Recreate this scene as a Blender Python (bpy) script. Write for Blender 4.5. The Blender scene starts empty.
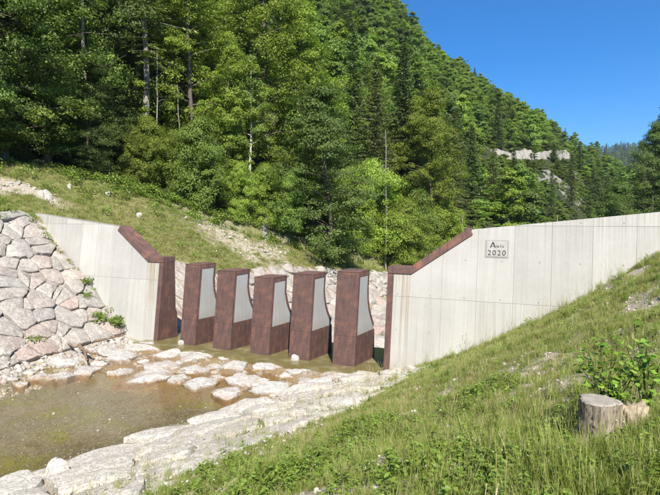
import bpy, math, random
import numpy as np
from mathutils import Vector, Matrix, Euler

# ------------------------------------------------------------------ camera, sky, sun, exposure
SC = bpy.context.scene
COL = SC.collection
F_PX, CX, CY, ZE = 520.0, 330.0, 247.5, 5.5          # photograph's focal length / centre in its own pixels, eye height over the sill
PITCH = math.atan(27.5 / F_PX)
cam_data = bpy.data.cameras.new('camera')
cam_data.sensor_width = 36.0
cam_data.lens = 36.0 * F_PX / 660.0
cam_data.clip_end = 6000
camera = bpy.data.objects.new('camera', cam_data)
camera.location = (0, 0, ZE)
camera.rotation_euler = (math.pi / 2 - PITCH, 0, 0)
COL.objects.link(camera)
SC.camera = camera

SUN_EL, SUN_X, SUN_Y = math.radians(47), 0.16, -0.987     # horizontal direction towards the sun
world = bpy.data.worlds.new('World'); SC.world = world; world.use_nodes = True
nt = world.node_tree; nt.nodes.clear()
sky = nt.nodes.new('ShaderNodeTexSky'); sky.sky_type = 'NISHITA'; sky.sun_disc = False
sky.sun_elevation = SUN_EL; sky.sun_rotation = math.atan2(SUN_X, SUN_Y)
sky.altitude = 900; sky.air_density = 1.0; sky.dust_density = 0.0; sky.ozone_density = 10.0
bg = nt.nodes.new('ShaderNodeBackground'); bg.inputs['Strength'].default_value = 0.088
wo = nt.nodes.new('ShaderNodeOutputWorld')
hs = nt.nodes.new('ShaderNodeHueSaturation'); hs.inputs['Saturation'].default_value = 1.26
nt.links.new(sky.outputs[0], hs.inputs['Color']); nt.links.new(hs.outputs[0], bg.inputs[0]); nt.links.new(bg.outputs[0], wo.inputs[0])
sd = bpy.data.lights.new('sun', 'SUN'); sd.energy = 5.0; sd.angle = math.radians(0.53); sd.color = (1.0, 0.95, 0.86)
sun = bpy.data.objects.new('sun', sd); COL.objects.link(sun); sun.location = (20, -60, 60)
dirv = Vector((SUN_X * math.cos(SUN_EL), SUN_Y * math.cos(SUN_EL), math.sin(SUN_EL)))
sun.rotation_euler = dirv.to_track_quat('Z', 'Y').to_euler()
SC.view_settings.view_transform = 'Standard'; SC.view_settings.look = 'None'
SC.view_settings.exposure = 1.0; SC.view_settings.gamma = 1.0
SC.render.engine = 'CYCLES'
SC.cycles.use_denoising = True
SC.cycles.max_bounces = 6; SC.cycles.transparent_max_bounces = 12
SC.cycles.transmission_bounces = 3; SC.cycles.diffuse_bounces = 3; SC.cycles.glossy_bounces = 2
SC.cycles.caustics_reflective = False; SC.cycles.caustics_refractive = False

rng = np.random.default_rng(7)
random.seed(7)

# ------------------------------------------------------------------ frames: the dam's own axes (s along the crest, w downstream)
_th = math.atan2(1084, 520)
ES = np.array([math.sin(_th), -math.cos(_th)]); WV = np.array([math.cos(_th), math.sin(_th)])
def ray(px, py):
    d = ((px - CX) / F_PX, 1.0, -(py - CY) / F_PX); c, s = math.cos(PITCH), math.sin(PITCH)
    return np.array([d[0], d[1] * c + d[2] * s, -d[1] * s + d[2] * c])
_r = ray(384, 370); ORG = np.array([0, 0, ZE]) + _r * (-ZE / _r[2])
DAM = Matrix.Translation(Vector((ORG[0], ORG[1], 0))) @ Matrix.Rotation(math.atan2(ES[1], ES[0]), 4, 'Z')
def to_sw(x, y):
    dx, dy = x - ORG[0], y - ORG[1]
    return dx * ES[0] + dy * ES[1], dx * WV[0] + dy * WV[1]
def to_xy(s, w):
    return ORG[0] + s * ES[0] + w * WV[0], ORG[1] + s * ES[1] + w * WV[1]

# ------------------------------------------------------------------ value noise
class Noise:
    def __init__(self, seed): self.t = np.random.default_rng(seed).random((256, 256))
    def __call__(self, x, y):
        x = np.asarray(x, float); y = np.asarray(y, float)
        xi = np.floor(x).astype(int); yi = np.floor(y).astype(int); fx = x - xi; fy = y - yi
        fx = fx * fx * (3 - 2 * fx); fy = fy * fy * (3 - 2 * fy); t = self.t
        a = t[xi & 255, yi & 255]; b = t[(xi + 1) & 255, yi & 255]; c = t[xi & 255, (yi + 1) & 255]; d = t[(xi + 1) & 255, (yi + 1) & 255]
        return (a * (1 - fx) + b * fx) * (1 - fy) + (c * (1 - fx) + d * fx) * fy - 0.5
N1, N2, N3 = Noise(1), Noise(2), Noise(3)
def fbm(x, y, n=N1, o=4):
    v = 0; a = 1.0
    for i in range(o):
        v = v + a * n(x * 2 ** i + 17 * i, y * 2 ** i + 5 * i); a *= 0.5
    return v
def sstep(a, b, x):
    t = np.clip((x - a) / (b - a), 0, 1); return t * t * (3 - 2 * t)

# ------------------------------------------------------------------ terrain height
WK = [-60, -25, -8, 0, 4, 9, 17, 34, 60, 120, 200, 400]
L_TOE_S = [-12.5, -12.5, -12.3, -13, -12.7, -12, -11.5, -9, -4, 15, 45, 130]
L_TOE_Z = [0.1, -.05, -.05, 0, -.4, -.7, -1.1, -2.1, -3.5, -6, -9, -14]
L_TOP_S = [-18, -18, -18.6, -20.2, -17.6, -14.6, -14, -11.3, -6.5, 12, 42, 126]
L_TOP_Z = [5, 4.9, 5.0, 5.75, 4.0, 2.0, 1.8, -.2, -1.5, -4, -7, -12]
L_EDG_S = [-30, -29, -28, -26.3, -24.6, -21.7, -18.4, -12.7, -8, 10, 40, 120]
L_EDG_Z = [11, 10.5, 9.6, 9.4, 8.7, 7.5, 4.5, .4, -.5, -3, -6, -11]
BED_W = [-60, -5, -4, -1.2, -.7, 3.6, 4.2, 60, 200, 400]
BED_Z = [-.42, -.40, -.20, -.13, -.2, -.4, -.95, -4.2, -10, -15]
POOL_W = [-60, -20, -10.7, -7.7, -4.4, -.65, 0]
POOL_S = [-7, -5.4, -4.3, -3.55, -2.4, -1.1, -.6]
SG_W = [-60, -20, -10.4, -6.87, -1.56, 0]
SG_S = [-2, -1, -.19, .54, 1.44, 1.5]
SG_Z = [1.3, 1.0, .8, .6, .34, .33]
RW = [-60, -18, -12.6, -6, -1, 0]
R55 = [4, 3.45, 3.0, 2.45, 2.3, 2.3]
R85 = [5, 4.3, 4.05, 4.15, 4.45, 4.6]
R14 = [6, 5.2, 5.0, 5.4, 5.9, 6.2]
RIDGE_X = [-700, -300, -100, 0, 35, 51, 70, 92, 108, 127, 138, 150, 158, 172, 200, 900]
RIDGE_Z = [420, 300, 225, 172, 134, 115, 99, 86.5, 74, 67, 58, 42, 22, 4, -12, -12]
def interp(x, a, b): return np.interp(x, a, b)
def H(s, w, rough=True):
    s = np.asarray(s, float); w = np.asarray(w, float)
    ts, tz = interp(w, WK, L_TOE_S), interp(w, WK, L_TOE_Z)
    ps, pz = interp(w, WK, L_TOP_S), interp(w, WK, L_TOP_Z)
    fs, fz = interp(w, WK, L_EDG_S), interp(w, WK, L_EDG_Z)
    bed = interp(w, BED_W, BED_Z)
    # left side: gravel shore, riprap slope, grass slope
    zl = np.where(s > ts, bed + (tz - bed) * sstep(ts + 1.6, ts, s), 0)
    zl = np.where((s <= ts) & (s > ps), tz + (pz - tz) * (ts - s) / (ts - ps), zl)
    zl = np.where((s <= ps) & (s > fs), pz + (fz - pz) * (ps - s) / (ps - fs), zl)
    # wooded hill behind the forest edge, and the mountain
    x, y = to_xy(s, w)
    d = np.clip(fs - s, 0, None)
    y0 = np.where(x < 0, 42 + .5 * x, 45 + .87 * x)
    hc = interp(x, RIDGE_X, RIDGE_Z) + 6 * fbm(x / 40, y / 40, N2, 3)
    t = np.clip((y - y0) / (330 - y0), 0, None)
    tt = np.where(t <= 1, np.clip(t, 0, 1) ** 1.25, np.clip(1 - (t - 1) * .9, 0, 1))
    hill = hc * tt + 9 * fbm(x / 28, y / 28, N3, 3) * np.clip(d / 40, 0, 1) * np.clip(t * 3, 0, 1)
    base = fz + .22 * np.minimum(d, 160)
    mtn = np.where(t <= 1, base + (hc - 3 - base) * tt, base * (1 - tt) + (hc - 3) * tt) + (hill - hc * tt)
    zl = np.where(s <= fs, np.where(t > 0, mtn, base), zl)
    # right side upstream: rock bank and grass slope
    pp = interp(w, POOL_W, POOL_S); gs, gz = interp(w, SG_W, SG_S), interp(w, SG_W, SG_Z)
    r5, r8, r14 = interp(w, RW, R55), interp(w, RW, R85), interp(w, RW, R14)
    zr = bed + (-.15 - bed) * sstep(pp - 1.5, pp, s)
    zr = np.where(s > pp, -.15 + (gz + .15) * np.clip((s - pp) / (gs - pp), 0, 1) ** 1.15, zr)
    zr = np.where(s > gs, gz + (r5 - gz) * (s - gs) / (5.5 - gs), zr)
    zr = np.where(s > 5.5, r5 + (r8 - r5) * (s - 5.5) / 3, zr)
    zr = np.where(s > 8.5, r8 + (r14 - r8) * (s - 8.5) / 5.5, zr)
    zr = np.where(s > 14, r14 + .12 * np.minimum(s - 14, 100), zr)
    # right side downstream of the dam
    tr = ts + 11.8
    zd = np.where(s > tr, bed + np.minimum((s - tr) * .55, 5.2) + .03 * np.clip(s - tr - 10, 0, 400), bed)
    k = sstep(.6, 2.2, w)
    zr = zr * (1 - k) + zd * k
    mid = ts + 5
    z = np.where(s < mid, zl, np.where(w > 1.2, zr, zr))
    # far hills closing the valley
    far = np.interp(x, [-2000, 100, 380, 555, 650, 720, 900, 1200, 2500], [300, 230, 125, 142, 160, 164, 195, 215, 240])
    far = far + 18 * fbm(x / 160, y / 160, N2, 3)
    z = np.maximum(z, np.where(y > 620, -15 + (far + 15) * np.clip((y - 620) / 580, 0, 1) ** 1.1, -99))
    if rough:
        near = np.exp(-((s + 3) ** 2 + (w + 5) ** 2) / 60 ** 2)
        onb = np.where((s > gs) & (w < 1), sstep(gs, gs + 1, s), 0) + np.where(s < ps, sstep(ps, ps - 1.5, s), 0)
        z = z + near * onb * (.34 * fbm(s / 2.6, w / 2.6, N1, 4) + .1 * fbm(s / .5, w / .5, N2, 2))
        bedm = np.where((s > ts) & (s < pp) & (w < -.7), 1, 0) * sstep(0, .3, np.minimum(s - ts, pp - s))
        z = z + bedm * (.13 * fbm(s / 1.2, w / 1.2, N3, 4))
    return z
def hxy(x, y, rough=True):
    s, w = to_sw(x, y); return H(s, w, rough)
def hit(px, py, tmax=400):
    """first point of the ground along a photo pixel's direction"""
    r = ray(px, py); t = np.concatenate([np.arange(2, 60, .03), np.arange(60, tmax, .3)])
    p = np.array([0, 0, ZE])[None] + r[None] * t[:, None]
    g = p[:, 2] < hxy(p[:, 0], p[:, 1])
    i = int(np.argmax(g)); return p[i]

# ------------------------------------------------------------------ object helpers
def new_mesh(name, verts, faces, smooth=False):
    me = bpy.data.meshes.new(name); me.from_pydata([tuple(v) for v in verts], [], [tuple(f) for f in faces]); me.update()
    if smooth: me.polygons.foreach_set('use_smooth', [True] * len(me.polygons))
    return me
def fast_mesh(name, verts, quads, smooth=True):
    me = bpy.data.meshes.new(name); nv, nf, k = len(verts), len(quads), quads.shape[1]
    me.vertices.add(nv); me.vertices.foreach_set('co', np.ascontiguousarray(verts, dtype=np.float32).ravel())
    me.loops.add(nf * k); me.loops.foreach_set('vertex_index', np.ascontiguousarray(quads, dtype=np.int32).ravel())
    me.polygons.add(nf); me.polygons.foreach_set('loop_start', np.arange(0, nf * k, k, dtype=np.int32))
    me.polygons.foreach_set('use_smooth', np.full(nf, smooth, dtype=bool))
    me.update(calc_edges=True); return me
def link(name, data, mat=None, parent=None, loc=None, rot=None, scale=None):
    o = bpy.data.objects.new(name, data); COL.objects.link(o)
    if mat is not None and data is not None and not data.materials: data.materials.append(mat)
    if parent is not None: o.parent = parent
    if loc is not None: o.location = loc
    if rot is not None: o.rotation_euler = rot
    if scale is not None: o.scale = scale if hasattr(scale, '__len__') else (scale,) * 3
    return o
def tag(o, label=None, cat=None, group=None, kind=None):
    if label: o['label'] = label
    if cat: o['category'] = cat
    if group: o['group'] = group
    if kind: o['kind'] = kind
    return o
def empty(name, loc=(0, 0, 0)):
    o = bpy.data.objects.new(name, None); COL.objects.link(o); o.location = loc; o.empty_display_size = .2; return o
def prism(poly, y0, y1, lean=0.0):
    """polygon in (x,z) swept in y; lean shifts y with z (the batter)"""
    n = len(poly); v = [(x, y0 + lean * z, z) for x, z in poly] + [(x, y1 + (lean if y1 < y0 + .5 else 0) * z, z) for x, z in poly]
    f = [tuple(range(n)), tuple(range(2 * n - 1, n - 1, -1))] + [(i, i + n, (i + 1) % n + n, (i + 1) % n) for i in range(n)]
    return v, [tuple(reversed(q)) for q in f]

# ------------------------------------------------------------------ materials
class NT:
    def __init__(self, name):
        self.m = bpy.data.materials.new(name); self.m.use_nodes = True; self.t = self.m.node_tree; self.t.nodes.clear()
        self.out = self.n('ShaderNodeOutputMaterial')
    def n(self, typ, **kw):
        nd = self.t.nodes.new(typ)
        for k, v in kw.items():
            if k in nd.inputs: nd.inputs[k].default_value = v
            else: setattr(nd, k, v)
        return nd
    def l(self, a, b): self.t.links.new(a, b); return self
    def coord(self, kind='Object', scale=(1, 1, 1)):
        if kind == 'World': c = self.n('ShaderNodeNewGeometry').outputs['Position']
        else: c = self.n('ShaderNodeTexCoord').outputs[kind]
        mp = self.n('ShaderNodeMapping'); mp.inputs['Scale'].default_value = scale; self.l(c, mp.inputs[0]); return mp.outputs[0]
    def noise(self, co, scale=5, detail=5, rough=.6, dist=0):
        nd = self.n('ShaderNodeTexNoise'); nd.inputs['Scale'].default_value = scale; nd.inputs['Detail'].default_value = detail
        nd.inputs['Roughness'].default_value = rough; nd.inputs['Distortion'].default_value = dist; self.l(co, nd.inputs['Vector']); return nd.outputs[0]
    def ramp(self, fac, stops):
        r = self.n('ShaderNodeValToRGB'); e = r.color_ramp.elements
        while len(e) < len(stops): e.new(.5)
        for el, (p, c) in zip(e, stops): el.position = p; el.color = (*c, 1) if len(c) == 3 else c
        self.l(fac, r.inputs[0]); return r.outputs[0]
    def mix(self, fac, a, b, mode='MIX'):
        m = self.n('ShaderNodeMix', data_type='RGBA', blend_type=mode)
        for val, sock in ((fac, m.inputs[0]), (a, m.inputs[6]), (b, m.inputs[7])):
            if isinstance(val, bpy.types.NodeSocket): self.l(val, sock)
            elif isinstance(val, (int, float)): sock.default_value = val
            else: sock.default_value = (*val, 1)
        return m.outputs[2]
    def math(self, op, a, b=0.0, clamp=False):
        m = self.n('ShaderNodeMath', operation=op, use_clamp=clamp)
        for val, sock in ((a, m.inputs[0]), (b, m.inputs[1])):
            if isinstance(val, bpy.types.NodeSocket): self.l(val, sock)
            else: sock.default_value = val
        return m.outputs[0]
    def rng(self, v, a, b, c=0, d=1):
        m = self.n('ShaderNodeMapRange'); self.l(v, m.inputs[0])
        for i, q in enumerate((a, b, c, d)): m.inputs[i + 1].default_value = q
        return m.outputs[0]
    def attr(self, name, out='Fac', typ='GEOMETRY'):
        return self.n('ShaderNodeAttribute', attribute_name=name, attribute_type=typ).outputs[out]
    def bump(self, h, strength=.5, dist=.02):
        b = self.n('ShaderNodeBump'); b.inputs['Strength'].default_value = strength; b.inputs['Distance'].default_value = dist
        self.l(h, b.inputs['Height']); return b.outputs[0]
    def princ(self, col, rough=.8, normal=None, spec=.3, **kw):
        p = self.n('ShaderNodeBsdfPrincipled')
        for v, k in ((col, 'Base Color'), (rough, 'Roughness')):
            if isinstance(v, bpy.types.NodeSocket): self.l(v, p.inputs[k])
            elif isinstance(v, (int, float)): p.inputs[k].default_value = v
            else: p.inputs[k].default_value = (*v, 1)
        p.inputs['Specular IOR Level'].default_value = spec
        for k, v in kw.items(): p.inputs[k].default_value = v
        if normal is not None: self.l(normal, p.inputs['Normal'])
        return p.outputs[0]
    def done(self, sh): self.l(sh, self.out.inputs[0]); return self.m

def mat_concrete(name, tint=(1, 1, 1), drip=True):
    k = NT(name); co = k.coord('Object'); big = k.noise(co, .7, 5, .6); fine = k.noise(co, 14, 6, .7)
    st = k.noise(k.coord('Object', (5.5, 1, .16)), 1.0, 5, .65); st2 = k.noise(k.coord('Object', (16, 1, .22)), 1.0, 4, .6); spk = k.noise(co, 60, 3, .6)
    sep = k.n('ShaderNodeSeparateXYZ'); k.l(co, sep.inputs[0]); x, z = sep.outputs[0], sep.outputs[2]
    base = k.ramp(big, [(.3, (.385 * tint[0], .368 * tint[1], .333 * tint[2])), (.7, (.46 * tint[0], .443 * tint[1], .405 * tint[2]))])
    base = k.mix(k.rng(st, .52, .74, 0, .38), base, (.30, .275, .23))
    base = k.mix(k.rng(st, .25, .42, .4, 0), base, (.55, .525, .47))
    low = k.rng(z, 2.65, 2.75, 1, .25)
    base = k.mix(k.math('MULTIPLY', k.rng(st2, .52, .68, 0, .42), low), base, (.29, .27, .225))
    bd = k.math('ABSOLUTE', k.math('SUBTRACT', k.math('FRACT', k.math('MULTIPLY', x, 5.9)), .5))
    board = k.math('MULTIPLY', k.rng(bd, .0, .035, 1, 0), k.math('MULTIPLY', low, k.rng(big, .35, .6, .15, 1)))
    base = k.mix(k.math('MULTIPLY', board, .4), base, (.22, .20, .165))
    base = k.mix(k.rng(fine, .35, .75, 0, .25), base, (.30, .28, .235))
    base = k.mix(k.rng(spk, .66, .72, 0, .35), base, (.16, .15, .13))
    def cell(v, per, off): return k.math('SUBTRACT', k.math('FRACT', k.math('ADD', k.math('DIVIDE', v, per), off)), .5)
    dx, dz = k.math('MULTIPLY', cell(x, 1.2, .17), 1.2), k.math('MULTIPLY', cell(z, 1.3, .35), 1.3)
    hole = k.rng(k.math('SQRT', k.math('ADD', k.math('MULTIPLY', dx, dx), k.math('MULTIPLY', dz, dz))), .018, .024, .75 if drip else 0, 0); base = k.mix(hole, base, (.13, .12, .10))
    if not drip:
        base = k.mix(k.rng(k.noise(k.coord('Object', (1, 9, .25)), 1, 5, .65), .5, .68, 0, .6), base, (.27, .26, .235)); base = k.mix(k.rng(z, 1.1, 1.5, .35, 0), base, (.25, .23, .19))
    if drip:
        ax = k.math('ABSOLUTE', x); m = k.math('MULTIPLY', k.math('MULTIPLY', k.rng(ax, .15, .4, 0, 1), k.rng(ax, .75, 1.05, 1, 0)), k.rng(z, .6, 3.5, .15, 1))
        m = k.math('MULTIPLY', m, k.rng(st2, .42, .6, 0, .75)); base = k.mix(m, base, (.26, .19, .10))
        m2 = k.math('MULTIPLY', k.rng(z, 4.3, 5.6, 0, 1), k.rng(st2, .5, .66, 0, .5)); base = k.mix(m2, base, (.24, .22, .18))
    hsv = k.n('ShaderNodeHueSaturation'); k.l(base, hsv.inputs['Color']); k.l(k.rng(k.n('ShaderNodeObjectInfo').outputs['Random'], 0, 1, .90, 1.06), hsv.inputs['Value']); base = hsv.outputs[0]
    h = k.math('ADD', k.math('MULTIPLY', fine, .5), k.math('SUBTRACT', k.math('MULTIPLY', st, .5), k.math('MULTIPLY', board, .3)))
    return k.done(k.princ(base, .85, k.bump(h, .35, .012), .25))
def mat_steel(name, lift=1.0):
    k = NT(name); co = k.coord('Object'); a = k.noise(co, 2.2, 6, .68, .4); st = k.noise(k.coord('Object', (9, 9, .3)), 1, 7, .7); f = k.noise(co, 45, 4, .7); sp = k.noise(co, 11, 5, .7)
    base = k.ramp(a, [(.3, (.040 * lift, .0235 * lift, .0200 * lift)), (.5, (.055 * lift, .0305 * lift, .0250 * lift)), (.70, (.105 * lift, .047 * lift, .029 * lift))])
    base = k.mix(k.rng(st, .48, .68, 0, .6), base, (.042, .024, .021)); base = k.mix(k.rng(k.noise(k.coord('Object', (22, 22, .5)), 1, 5, .6), .56, .70, 0, .28), base, (.15, .095, .08))
    base = k.mix(k.rng(st, .24, .40, .6, 0), base, (.15, .068, .045))
    base = k.mix(k.rng(sp, .56, .72, 0, .55), base, (.034, .020, .022))
    base = k.mix(k.rng(f, .58, .75, 0, .5), base, (.090, .043, .030))
    return k.done(k.princ(base, k.rng(a, .3, .7, .6, .85), k.bump(f, .3, .004), .4))
def mat_stone(name, cols, stain=False, wet=False):
    k = NT(name); oi = k.n('ShaderNodeObjectInfo'); rnd = oi.outputs['Random']
    co = k.coord('World'); off = k.n('ShaderNodeVectorMath', operation='SCALE'); comb = k.n('ShaderNodeCombineXYZ')
    k.l(rnd, comb.inputs[0]); k.l(rnd, comb.inputs[1]); k.l(comb.outputs[0], off.inputs[0]); off.inputs['Scale'].default_value = 40
    ad = k.n('ShaderNodeVectorMath', operation='ADD'); k.l(co, ad.inputs[0]); k.l(off.outputs[0], ad.inputs[1]); co = ad.outputs[0]
    big = k.noise(co, 1.6, 6, .62, .6); fine = k.noise(co, 16, 6, .72); spk = k.noise(co, 55, 3, .6); crack = k.noise(co, 3.2, 8, .7, 1.5)
    n = len(cols); base = k.ramp(rnd, [(i / max(1, n - 1), c) for i, c in enumerate(cols)])
    base = k.mix(k.rng(big, .35, .7, 0, .55), base, k.mix(.5, base, (.62, .59, .53)))
    base = k.mix(k.rng(fine, .40, .72, 0, .6), base, (.21, .19, .165))
    base = k.mix(k.rng(spk, .6, .7, 0, .5), base, (.13, .12, .105))
    cr = k.math('ABSOLUTE', k.math('SUBTRACT', crack, .5))
    base = k.mix(k.rng(cr, 0, .018, .55, 0), base, (.14, .125, .105))
    rough = .88
    if stain:
        z = k.n('ShaderNodeSeparateXYZ'); k.l(k.coord('World'), z.inputs[0])
        zz = k.math('ADD', z.outputs[2], k.math('MULTIPLY', k.math('SUBTRACT', big, .5), .45))
        line = k.rng(zz, -.21, -.07, 1, 0)
        base = k.mix(k.math('MULTIPLY', line, .85), base, k.ramp(k.noise(co, 2.4, 4, .6), [(.35, (.15, .085, .035)), (.55, (.28, .15, .06)), (.7, (.20, .155, .05))]))
        rough = k.rng(line, 0, 1, .85, .35)
    h = k.math('ADD', k.math('MULTIPLY', fine, .6), k.math('ADD', k.math('MULTIPLY', big, 1.5), k.math('MULTIPLY', k.rng(cr, 0, .03), .35)))
    return k.done(k.princ(base, rough, k.bump(h, .6, .05), .3))
def mat_leaf(name, cols, trans=.32, dry=None, spec=.35):
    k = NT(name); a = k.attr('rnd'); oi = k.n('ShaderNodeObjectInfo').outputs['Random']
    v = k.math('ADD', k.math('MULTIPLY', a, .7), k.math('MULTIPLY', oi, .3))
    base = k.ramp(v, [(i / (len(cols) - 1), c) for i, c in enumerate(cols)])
    hsv = k.n('ShaderNodeHueSaturation'); k.l(base, hsv.inputs['Color']); k.l(k.rng(oi, 0, 1, .485, .515), hsv.inputs['Hue']); k.l(k.rng(oi, 0, 1, .78, 1.2), hsv.inputs['Value'])
    base = hsv.outputs[0]
    p = k.princ(base, .5, None, spec)
    t = k.n('ShaderNodeBsdfTranslucent'); br = k.mix(1.0, base, (1.0, 1.25, .55), 'MULTIPLY'); k.l(br, t.inputs[0])
    m = k.n('ShaderNodeMixShader'); m.inputs[0].default_value = trans; k.l(p, m.inputs[1]); k.l(t.outputs[0], m.inputs[2])
    return k.done(m.outputs[0])
def mat_bark(name, c1, c2, sc=6):
    k = NT(name); co = k.coord('Object', (1, 1, .14)); a = k.noise(co, sc, 7, .75); b = k.noise(co, sc * .3, 3, .6)
    base = k.mix(k.rng(b, .4, .65, 0, .5), k.ramp(a, [(.35, c1), (.65, c2)]), tuple(.5 * (p + q) for p, q in zip(c1, c2)))
    return k.done(k.princ(base, .9, k.bump(a, .8, .03), .2))

M = {}
M['concrete'] = mat_concrete('concrete')
M['concrete_core'] = mat_concrete('pier_concrete', (.93, .96, 1.02), False)
M['joint'] = mat_concrete('joint_concrete', (.62, .60, .57))
M['plaque_frame'] = mat_concrete('plaque_frame', (.72, .71, .69))
M['steel'] = mat_steel('weathering_steel', 1.95)
M['steel_coping'] = mat_steel('weathering_steel_coping', 2.3)
GREYS = [(0.326, 0.295, 0.257), (0.387, 0.345, 0.295), (0.310, 0.288, 0.262), (0.421, 0.383, 0.333), (0.396, 0.279, 0.233), (0.344, 0.308, 0.267), (0.448, 0.404, 0.350), (0.387, 0.320, 0.270), (0.310, 0.283, 0.254)]
M['riprap'] = mat_stone('riprap_stone', GREYS)
M['pale_stone'] = mat_stone('pale_rock', [(0.532, 0.480, 0.400), (0.580, 0.532, 0.451), (0.503, 0.456, 0.384), (0.618, 0.570, 0.489)])
M['apron'] = mat_stone('apron_rock', [(0.473, 0.429, 0.373), (0.553, 0.523, 0.469), (0.431, 0.388, 0.341), (0.595, 0.575, 0.521), (0.492, 0.418, 0.362)], stain=True)
M['white_stone'] = mat_stone('white_stone', [(.56, .53, .46), (.60, .57, .50)])
M['cliff'] = mat_stone('cliff_rock', [(.235, .215, .185), (.26, .235, .20)])
M['bark'] = mat_bark('bark', (.07, .055, .042), (.15, .125, .10))
M['grey_bark'] = mat_bark('grey_bark', (.16, .14, .12), (.32, .29, .25))
M['pale_bark'] = mat_bark('pale_bark', (.34, .31, .27), (.58, .55, .50))
M['wood'] = mat_bark('weathered_wood', (.07, .052, .038), (.46, .385, .29), 18)
M['drift'] = mat_bark('driftwood', (.13, .085, .055), (.26, .185, .125), 9)
M['leaf_mid'] = mat_leaf('leaf_mid', [(0.078, 0.138, 0.023), (0.141, 0.218, 0.036), (0.220, 0.293, 0.051), (0.314, 0.362, 0.076)], .38)
M['leaf_bright'] = mat_leaf('leaf_bright', [(0.121, 0.179, 0.022), (0.199, 0.276, 0.036), (0.287, 0.354, 0.051), (0.380, 0.417, 0.082)], .42)
M['leaf_dark'] = mat_leaf('leaf_dark', [(0.062, 0.106, 0.024), (0.102, 0.161, 0.033), (0.156, 0.216, 0.049), (0.215, 0.267, 0.068)], .36)
M['needle'] = mat_leaf('needle', [(0.050, 0.078, 0.027), (0.084, 0.122, 0.038), (0.127, 0.169, 0.051), (0.192, 0.224, 0.072)], .25)
M['needle_olive'] = mat_leaf('needle_olive', [(0.074, 0.095, 0.026), (0.119, 0.146, 0.038), (0.175, 0.198, 0.052), (0.242, 0.252, 0.078)], .26)
M['grass_blade'] = mat_leaf('grass_blade', [(0.144, 0.198, 0.031), (0.219, 0.269, 0.049), (0.307, 0.339, 0.077), (0.502, 0.461, 0.238)], .42, spec=.25)
M['grass_dry'] = mat_leaf('grass_dry', [(0.224, 0.231, 0.065), (0.320, 0.294, 0.105), (0.422, 0.356, 0.173), (0.589, 0.481, 0.315)], .36, spec=.2)
M['weed'] = mat_leaf('weed', [(0.102, 0.168, 0.022), (0.156, 0.235, 0.034), (0.222, 0.291, 0.048), (0.288, 0.336, 0.066)], .42)
M['sapling_leaf'] = mat_leaf('sapling_leaf', [(0.095, 0.176, 0.022), (0.149, 0.257, 0.032), (0.230, 0.351, 0.047), (0.324, 0.432, 0.068)], .42)
M['stem'] = mat_leaf('green_stem', [(.09, .12, .03), (.16, .17, .06), (.2, .19, .09)], .15)
M['flower'] = mat_leaf('white_flower', [(.55, .54, .48), (.7, .7, .62)], .2)

# ground sheet: masks come from where turf, gravel, path and stream bed lie
def mat_ground():
    k = NT('ground_cover'); co = k.coord('World'); g, v, b = k.attr('turf'), k.attr('gravel'), k.attr('bed'); wd = k.attr('wood')
    n1 = k.noise(co, .9, 6, .65); n2 = k.noise(co, 9, 6, .7); n3 = k.noise(co, 38, 4, .65); n4 = k.noise(co, 120, 2, .5)
    turf = k.ramp(n2, [(.3, (.085, .09, .028)), (.5, (.15, .15, .05)), (.7, (.27, .23, .12))])
    stone = k.ramp(n3, [(.3, (.24, .20, .15)), (.5, (.42, .375, .305)), (.68, (.60, .56, .49))])
    soil = k.ramp(n2, [(.35, (.20, .155, .10)), (.65, (.38, .32, .235))])
    grav = k.mix(k.rng(n3, .46, .6), soil, stone)
    n0 = k.noise(co, .55, 5, .6, .8); n5 = k.noise(co, 11, 4, .7); bedc = k.ramp(n0, [(.36, (.17, .13, .08)), (.46, (.24, .205, .145)), (.53, (.19, .175, .07)), (.61, (.22, .21, .045))])
    bedc = k.mix(k.rng(n5, .5, .62, 0, .7), bedc, (.085, .072, .045)); bedc = k.mix(k.rng(n5, .30, .42, .5, 0), bedc, (.36, .32, .24))
    bedc = k.mix(k.rng(n2, .5, .7, 0, .6), bedc, (.26, .225, .155))
    bedc = k.mix(k.rng(n3, .50, .62, 0, .75), bedc, (.095, .08, .055))
    bedc = k.mix(k.rng(n4, .62, .70, 0, .5), bedc, (.42, .39, .31))
    litter = k.ramp(n2, [(.35, (.020, .026, .010)), (.65, (.045, .052, .020))])
    c = k.mix(k.math('MULTIPLY', v, 1.0), turf, grav)
    bedc = k.mix(k.math('MULTIPLY', k.attr('rust'), k.rng(n2, .3, .6, .35, .95)), bedc, (.27, .155, .06)); c = k.mix(b, c, bedc); c = k.mix(wd, c, litter)
    h = k.math('ADD', k.math('MULTIPLY', n2, .6), k.math('MULTIPLY', n3, .5))
    return k.done(k.princ(c, .92, k.bump(h, .8, .04), .2))
M['ground'] = mat_ground()

# ------------------------------------------------------------------ ground: one sheet to the horizon
def axis(dense0, dense1, step, far0, far1, growth=1.09):
    a = list(np.arange(dense0, dense1, step)); st = step; x = a[-1]
    while x < far1: st = min(st * growth, 60); x += st; a.append(x)
    st = step; x = dense0; pre = []
    while x > far0: st = min(st * growth, 60); x -= st; pre.append(x)
    return np.array(pre[::-1] + a)
sa, wa = axis(-24, 12, .2, -1700, 1300), axis(-19, 4, .2, -160, 2300)
SS, WW = np.meshgrid(sa, wa, indexing='ij')
ZZ = H(SS, WW)
pp_ = interp(WW, POOL_W, POOL_S); gs_ = interp(WW, SG_W, SG_S); ts_ = interp(WW, WK, L_TOE_S); ps_ = interp(WW, WK, L_TOP_S); fs_ = interp(WW, WK, L_EDG_S)
XX, YY = to_xy(SS, WW)
def bare_mask(s, w): return sstep(.0, .34, .55 * fbm(s / 1.7 + 3, w / 1.7, N2, 3) + .75 * fbm(s / .42, w / .42, N1, 3) + .05)
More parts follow.
